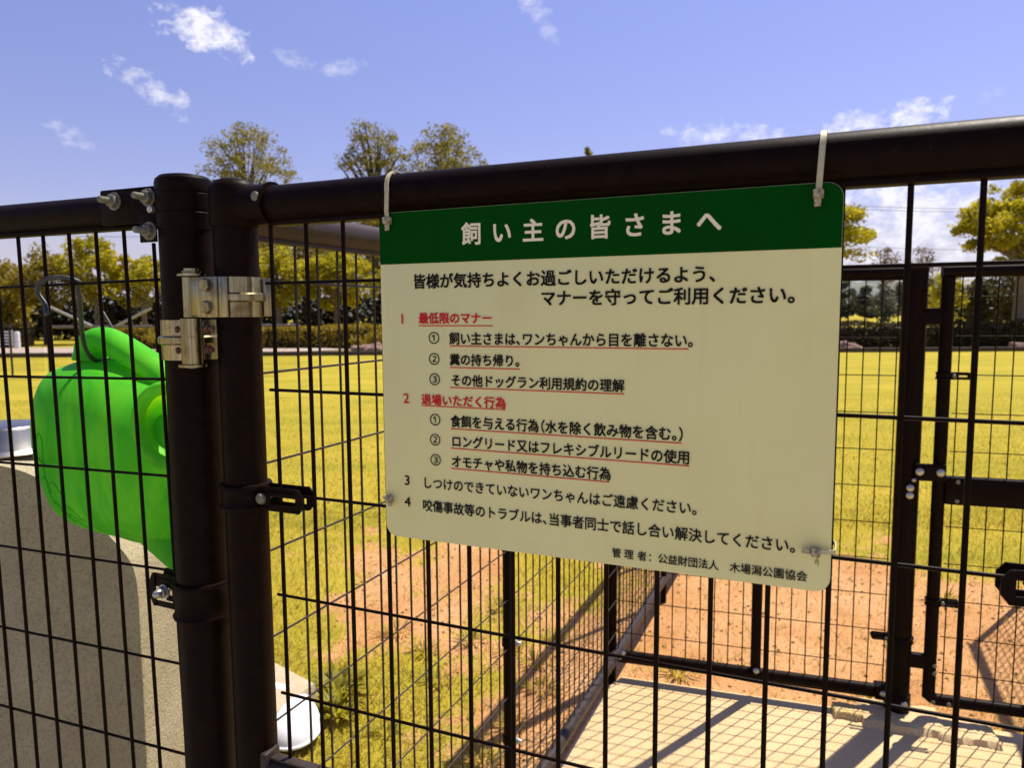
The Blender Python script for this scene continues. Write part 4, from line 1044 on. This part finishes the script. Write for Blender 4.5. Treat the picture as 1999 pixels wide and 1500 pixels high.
def clods():
    rng = np.random.RandomState(21); vs = []; fs = []
    n = 0
    while n < 1500:
        x, y = rng.uniform(-.9, 3.2), rng.uniform(2.0, 5.2)
        if wear(x, y) < .35: continue
        if ((x-SP[0].x)*SP[2].x+(y-SP[0].y)*SP[2].y) > -.02 and ((x-FP[0].x)*FP[2].x+(y-FP[0].y)*FP[2].y) > -.05: continue
        b = len(vs); k = rng.rand()
        if k < .6:      # little clod: squashed octahedron
            r = .003+.008*rng.rand()**2
            for d in ((1, 0, 0), (-1, 0, 0), (0, 1, 0), (0, -1, 0), (0, 0, .7), (0, 0, -.5)): vs.append((x+d[0]*r*(.7+.6*rng.rand()), y+d[1]*r*(.7+.6*rng.rand()), -.028+d[2]*r))
            for q in ((0, 2, 4), (2, 1, 4), (1, 3, 4), (3, 0, 4), (2, 0, 5), (1, 2, 5), (3, 1, 5), (0, 3, 5)): fs.append([b+i for i in q])
        else:           # dry stalk
            a = rng.rand()*6.28; L = .015+.035*rng.rand(); w = .0012
            c, s_ = math.cos(a), math.sin(a)
            vs += [(x-s_*w, y+c*w, -.027), (x+s_*w, y-c*w, -.027), (x+c*L, y+s_*L, -.020+.012*rng.rand())]; fs.append([b, b+1, b+2])
        n += 1
    me = bpy.data.meshes.new('soil_litter'); me.from_pydata(vs, [], fs)
    o = link_mesh('soil_litter', me, speckled('dry_litter', (.16, .085, .03), (.42, .25, .10), 30, .95), None, 0); o['kind'] = 'stuff'; tag(o, 'small clods and dry stalks scattered on the orange soil', 'litter')
clods()
def tuft(x, y, n, h, spread, seed, label, mat=WEED, broad=.006, name='weed'):
    rng = np.random.RandomState(seed); V_ = []
    for i in range(n):
        a = rng.rand()*6.283; r = spread*rng.rand()**.7*.5; L = h*(.6+.6*rng.rand()); out = .35+.9*rng.rand()
        p0 = np.array([x+r*math.cos(a), y+r*math.sin(a), -.03]); d = np.array([math.cos(a)*out, math.sin(a)*out, 1.0]); d /= np.linalg.norm(d)
        s = np.array([-math.sin(a), math.cos(a), 0])*broad*(.6+.8*rng.rand())
        p1 = p0+d*L*.55; p2 = p0+d*L+np.array([math.cos(a), math.sin(a), -.5])*L*.25*out
        V_ += [p0-s*.4, p0+s*.4, p1+s, p1-s, p1-s, p1+s, p2+s*.15, p2-s*.15]
    v = np.array(V_); o = np_mesh(name, v, quads(len(v)//4), mat, None, 0, (x, y, 0))
    return tag(o, label, 'weed', 'weeds and tufts in the worn lawn')
tuft(-.635, 2.54, 90, .085, .15, 1, 'leafy weed growing at the corner of the stone step', broad=.010)
tuft(-.60, 2.40, 60, .08, .10, 2, 'small flat weed just in front of the stone step', broad=.010)
for i, (x, y, h) in enumerate(((-.50, 3.05, .09), (-.36, 2.86, .07), (-.18, 2.95, .08), (-.02, 2.86, .07), (-.28, 2.62, .06), (-.42, 2.28, .06), (-.05, 3.30, .08), (.10, 2.55, .07), (-.02, 2.32, .06), (-.10, 2.12, .06), (.08, 2.75, .08), (.18, 2.95, .07))):
    tuft(x, y, 46, h*.62, .10, 20+i, 'wispy grass tuft on the worn ground left of the side fence', BLADE if i % 3 == 0 else WEED, .0035, 'grass_tuft')
for i, (x, y, h) in enumerate(((.62, 2.66, .07), (1.24, 2.45, .05), (1.55, 3.9, .07), (2.0, 3.35, .10))):
    tuft(x, y, 46, h*.7, .12, 40+i, 'wispy grass tuft on the soil beyond the far fence', WEED, .0035, 'grass_tuft')
tuft(.72, 2.20, 9, .03, .05, 60, 'tiny weed in a crack of the concrete floor', WEED, .006)

# ================================================================== FAR LEFT: field gate, bollard, car
def field_gate():
    d = 16.6; xa, xb = place(97, d), place(309, d)
    root = thing('field_gate', 'low far fence with sloping brace bars behind the left fence', 'fence', (xa, d, 0))
    for x, zt, r in ((xa, 1.62, .038), (xb, 1.62, .045)):
        mb = MB(); tube_post(mb, V(x, d, 0), r, -.05, zt, 16); mb.build('post', BROWN, root)
    mb = MB(); mb.cyl(V(xa, d, 1.085), V(xb+3.2, d, 1.085), .032, 12); mb.build('top_rail', speckled('faded_brown_steel', (.10, .085, .085), (.15, .13, .125), 20, .4), root)
    pale = speckled('pale_steel', (.26, .25, .25), (.36, .35, .34), 20, .4)
    for (p0, p1) in (((100, 597), (186, 637)), ((234, 636), (303, 602))):
        mb = MB(); mb.cyl(V(place(p0[0], d), d-.05, hgt(p0[0], p0[1], d)), V(place(p1[0], d), d-.05, hgt(p1[0], p1[1], d)), .030, 12); mb.build('brace', pale, root)
    mb = MB()
    for i in range(int((xb+3.2-xa)/.05)): mb.cyl(V(xa+.05*i, d, .05), V(xa+.05*i, d, 1.06), .0022, 4)
    for i in range(8): mb.cyl(V(xa, d, .1+.13*i), V(xb+3.2, d, .1+.13*i), .002, 4)
    mb.build('wire_mesh', BROWN, root)
    x0, x1 = place(-120, 17), place(90, 17); xm = place(22, 17)
    r2 = thing('field_fence', 'fine far mesh fence with one thin post at the far left', 'fence', (xm, 17, 0))
    for xx in (xm, x0):
        mb = MB(); tube_post(mb, V(xx, 17, 0), .024, -.05, 1.06, 12); mb.build('post', DBARK, r2)
    mb = MB(); mb.cyl(V(x0, 17, 1.05), V(x1, 17, 1.05), .022, 10); mb.build('top_rail', BROWN, r2)
    mb = MB()
    for i in range(int((x1-x0)/.05)): mb.cyl(V(x0+.05*i, 17, .05), V(x0+.05*i, 17, 1.04), .0022, 4)
    for i in range(8): mb.cyl(V(x0, 17, .1+.13*i), V(x1, 17, .1+.13*i), .002, 4)
    mb.build('wire_mesh', BROWN, r2)
field_gate()
def far_bits():
    d = 31; x = place(36, d)
    o = MB().lathe((x, d, 0), [(.11, -.02), (.11, .62), (.09, .68), (.03, .70)], n=20).build('bollard', PLASTIC_WHITE, None, 40, loc=(x, d, 0)); tag(o, 'white bollard on the gravel at the far left', 'bollard')
    # pale slatted bench back / low railing
    x = place(12, 31.2); root = thing('low_railing', 'pale slatted low railing left of the white bollard', 'railing', (x, 31.2, 0))
    for i in range(5): MB().box(V(x, 31.2, .16+.13*i), V(1, 0, 0), V(0, 1, 0), Z, .62, .03, .055, .005).build('slat', PLASTIC_WHITE, root)
    for s in (-.29, .29): MB().box(V(x+s, 31.25, .38), V(1, 0, 0), V(0, 1, 0), Z, .05, .05, .80, .005).build('post', GALV, root)
    # white car seen from behind, parked beyond the path
    d = 52; x = place(66, d); car = thing('parked_car', 'white car parked far off at the left seen from behind', 'car', (x, d, 0))
    WP = speckled('white_car_paint', (.74, .75, .76), (.80, .80, .80), 3, .25)
    sec = [(-.84, .32), (-.86, .60), (-.84, .92), (-.70, 1.42), (-.55, 1.50), (.55, 1.50), (.70, 1.42), (.84, .92), (.86, .60), (.84, .32)]
    MB().prism([V(x+u, d, z) for u, z in sec], V(0, 3.9, 0), .06).build('body', WP, car, 40)
    MB().prism([V(x+u, d-.006, z) for u, z in ((-.66, 1.02), (-.58, 1.38), (.58, 1.38), (.66, 1.02))], V(0, .02, 0)).build('rear_window', speckled('dark_glass', (.03, .035, .04), (.05, .055, .06), 3, .08), car, 0)
    for s in (-1, 1):
        MB().box(V(x+s*.74, d-.01, .86), V(1, 0, 0), V(0, 1, 0), Z, .16, .06, .26, .02).build('tail_light', speckled('red_lens', (.55, .02, .02), (.65, .03, .03), 5, .2), car)
        for yy in (d+.7, d+3.1):
            MB().lathe(V(x+s*.72-.09, yy, .31), [(.20, 0), (.31, .01), (.31, .17), (.20, .18)], (1, 0, 0), 20).build('wheel', speckled('tyre', (.012, .012, .012), (.02, .02, .02), 9, .8), car)
    MB().box(V(x, d-.02, .42), V(1, 0, 0), V(0, 1, 0), Z, 1.66, .10, .18, .03).build('bumper', WP, car)
far_bits()

# ---- overhead cables
CABLE = speckled('cable', (.10, .10, .12), (.14, .14, .16), 1, .6)
for i, (p0, y0, p1, y1, d, lab) in enumerate(((1500, 396, 2100, 408, 80, 'upper overhead cable crossing the sky right of the sign'), (1500, 403, 2100, 413, 81, 'second overhead cable right under the upper one'), (1500, 472, 2100, 488, 85, 'lowest overhead cable crossing the white cloud right of the sign'), (-100, 448, 420, 462, 80, 'overhead cable crossing the pale sky above the left trees'))):
    pts = []
    for k in range(25):
        t = k/24; px = p0+(p1-p0)*t; pts.append(V(place(px, d), d, hgt(px, y0+(y1-y0)*t, d)-.5*(1-(2*t-1)**2)))
    o = MB().tube(pts, .026, 6).build('overhead_cable', CABLE, None, 180, loc=tuple(pts[0])); tag(o, lab, 'cable', 'overhead cables')
for o in bpy.data.objects:
    if '_loc' in o: del o['_loc']
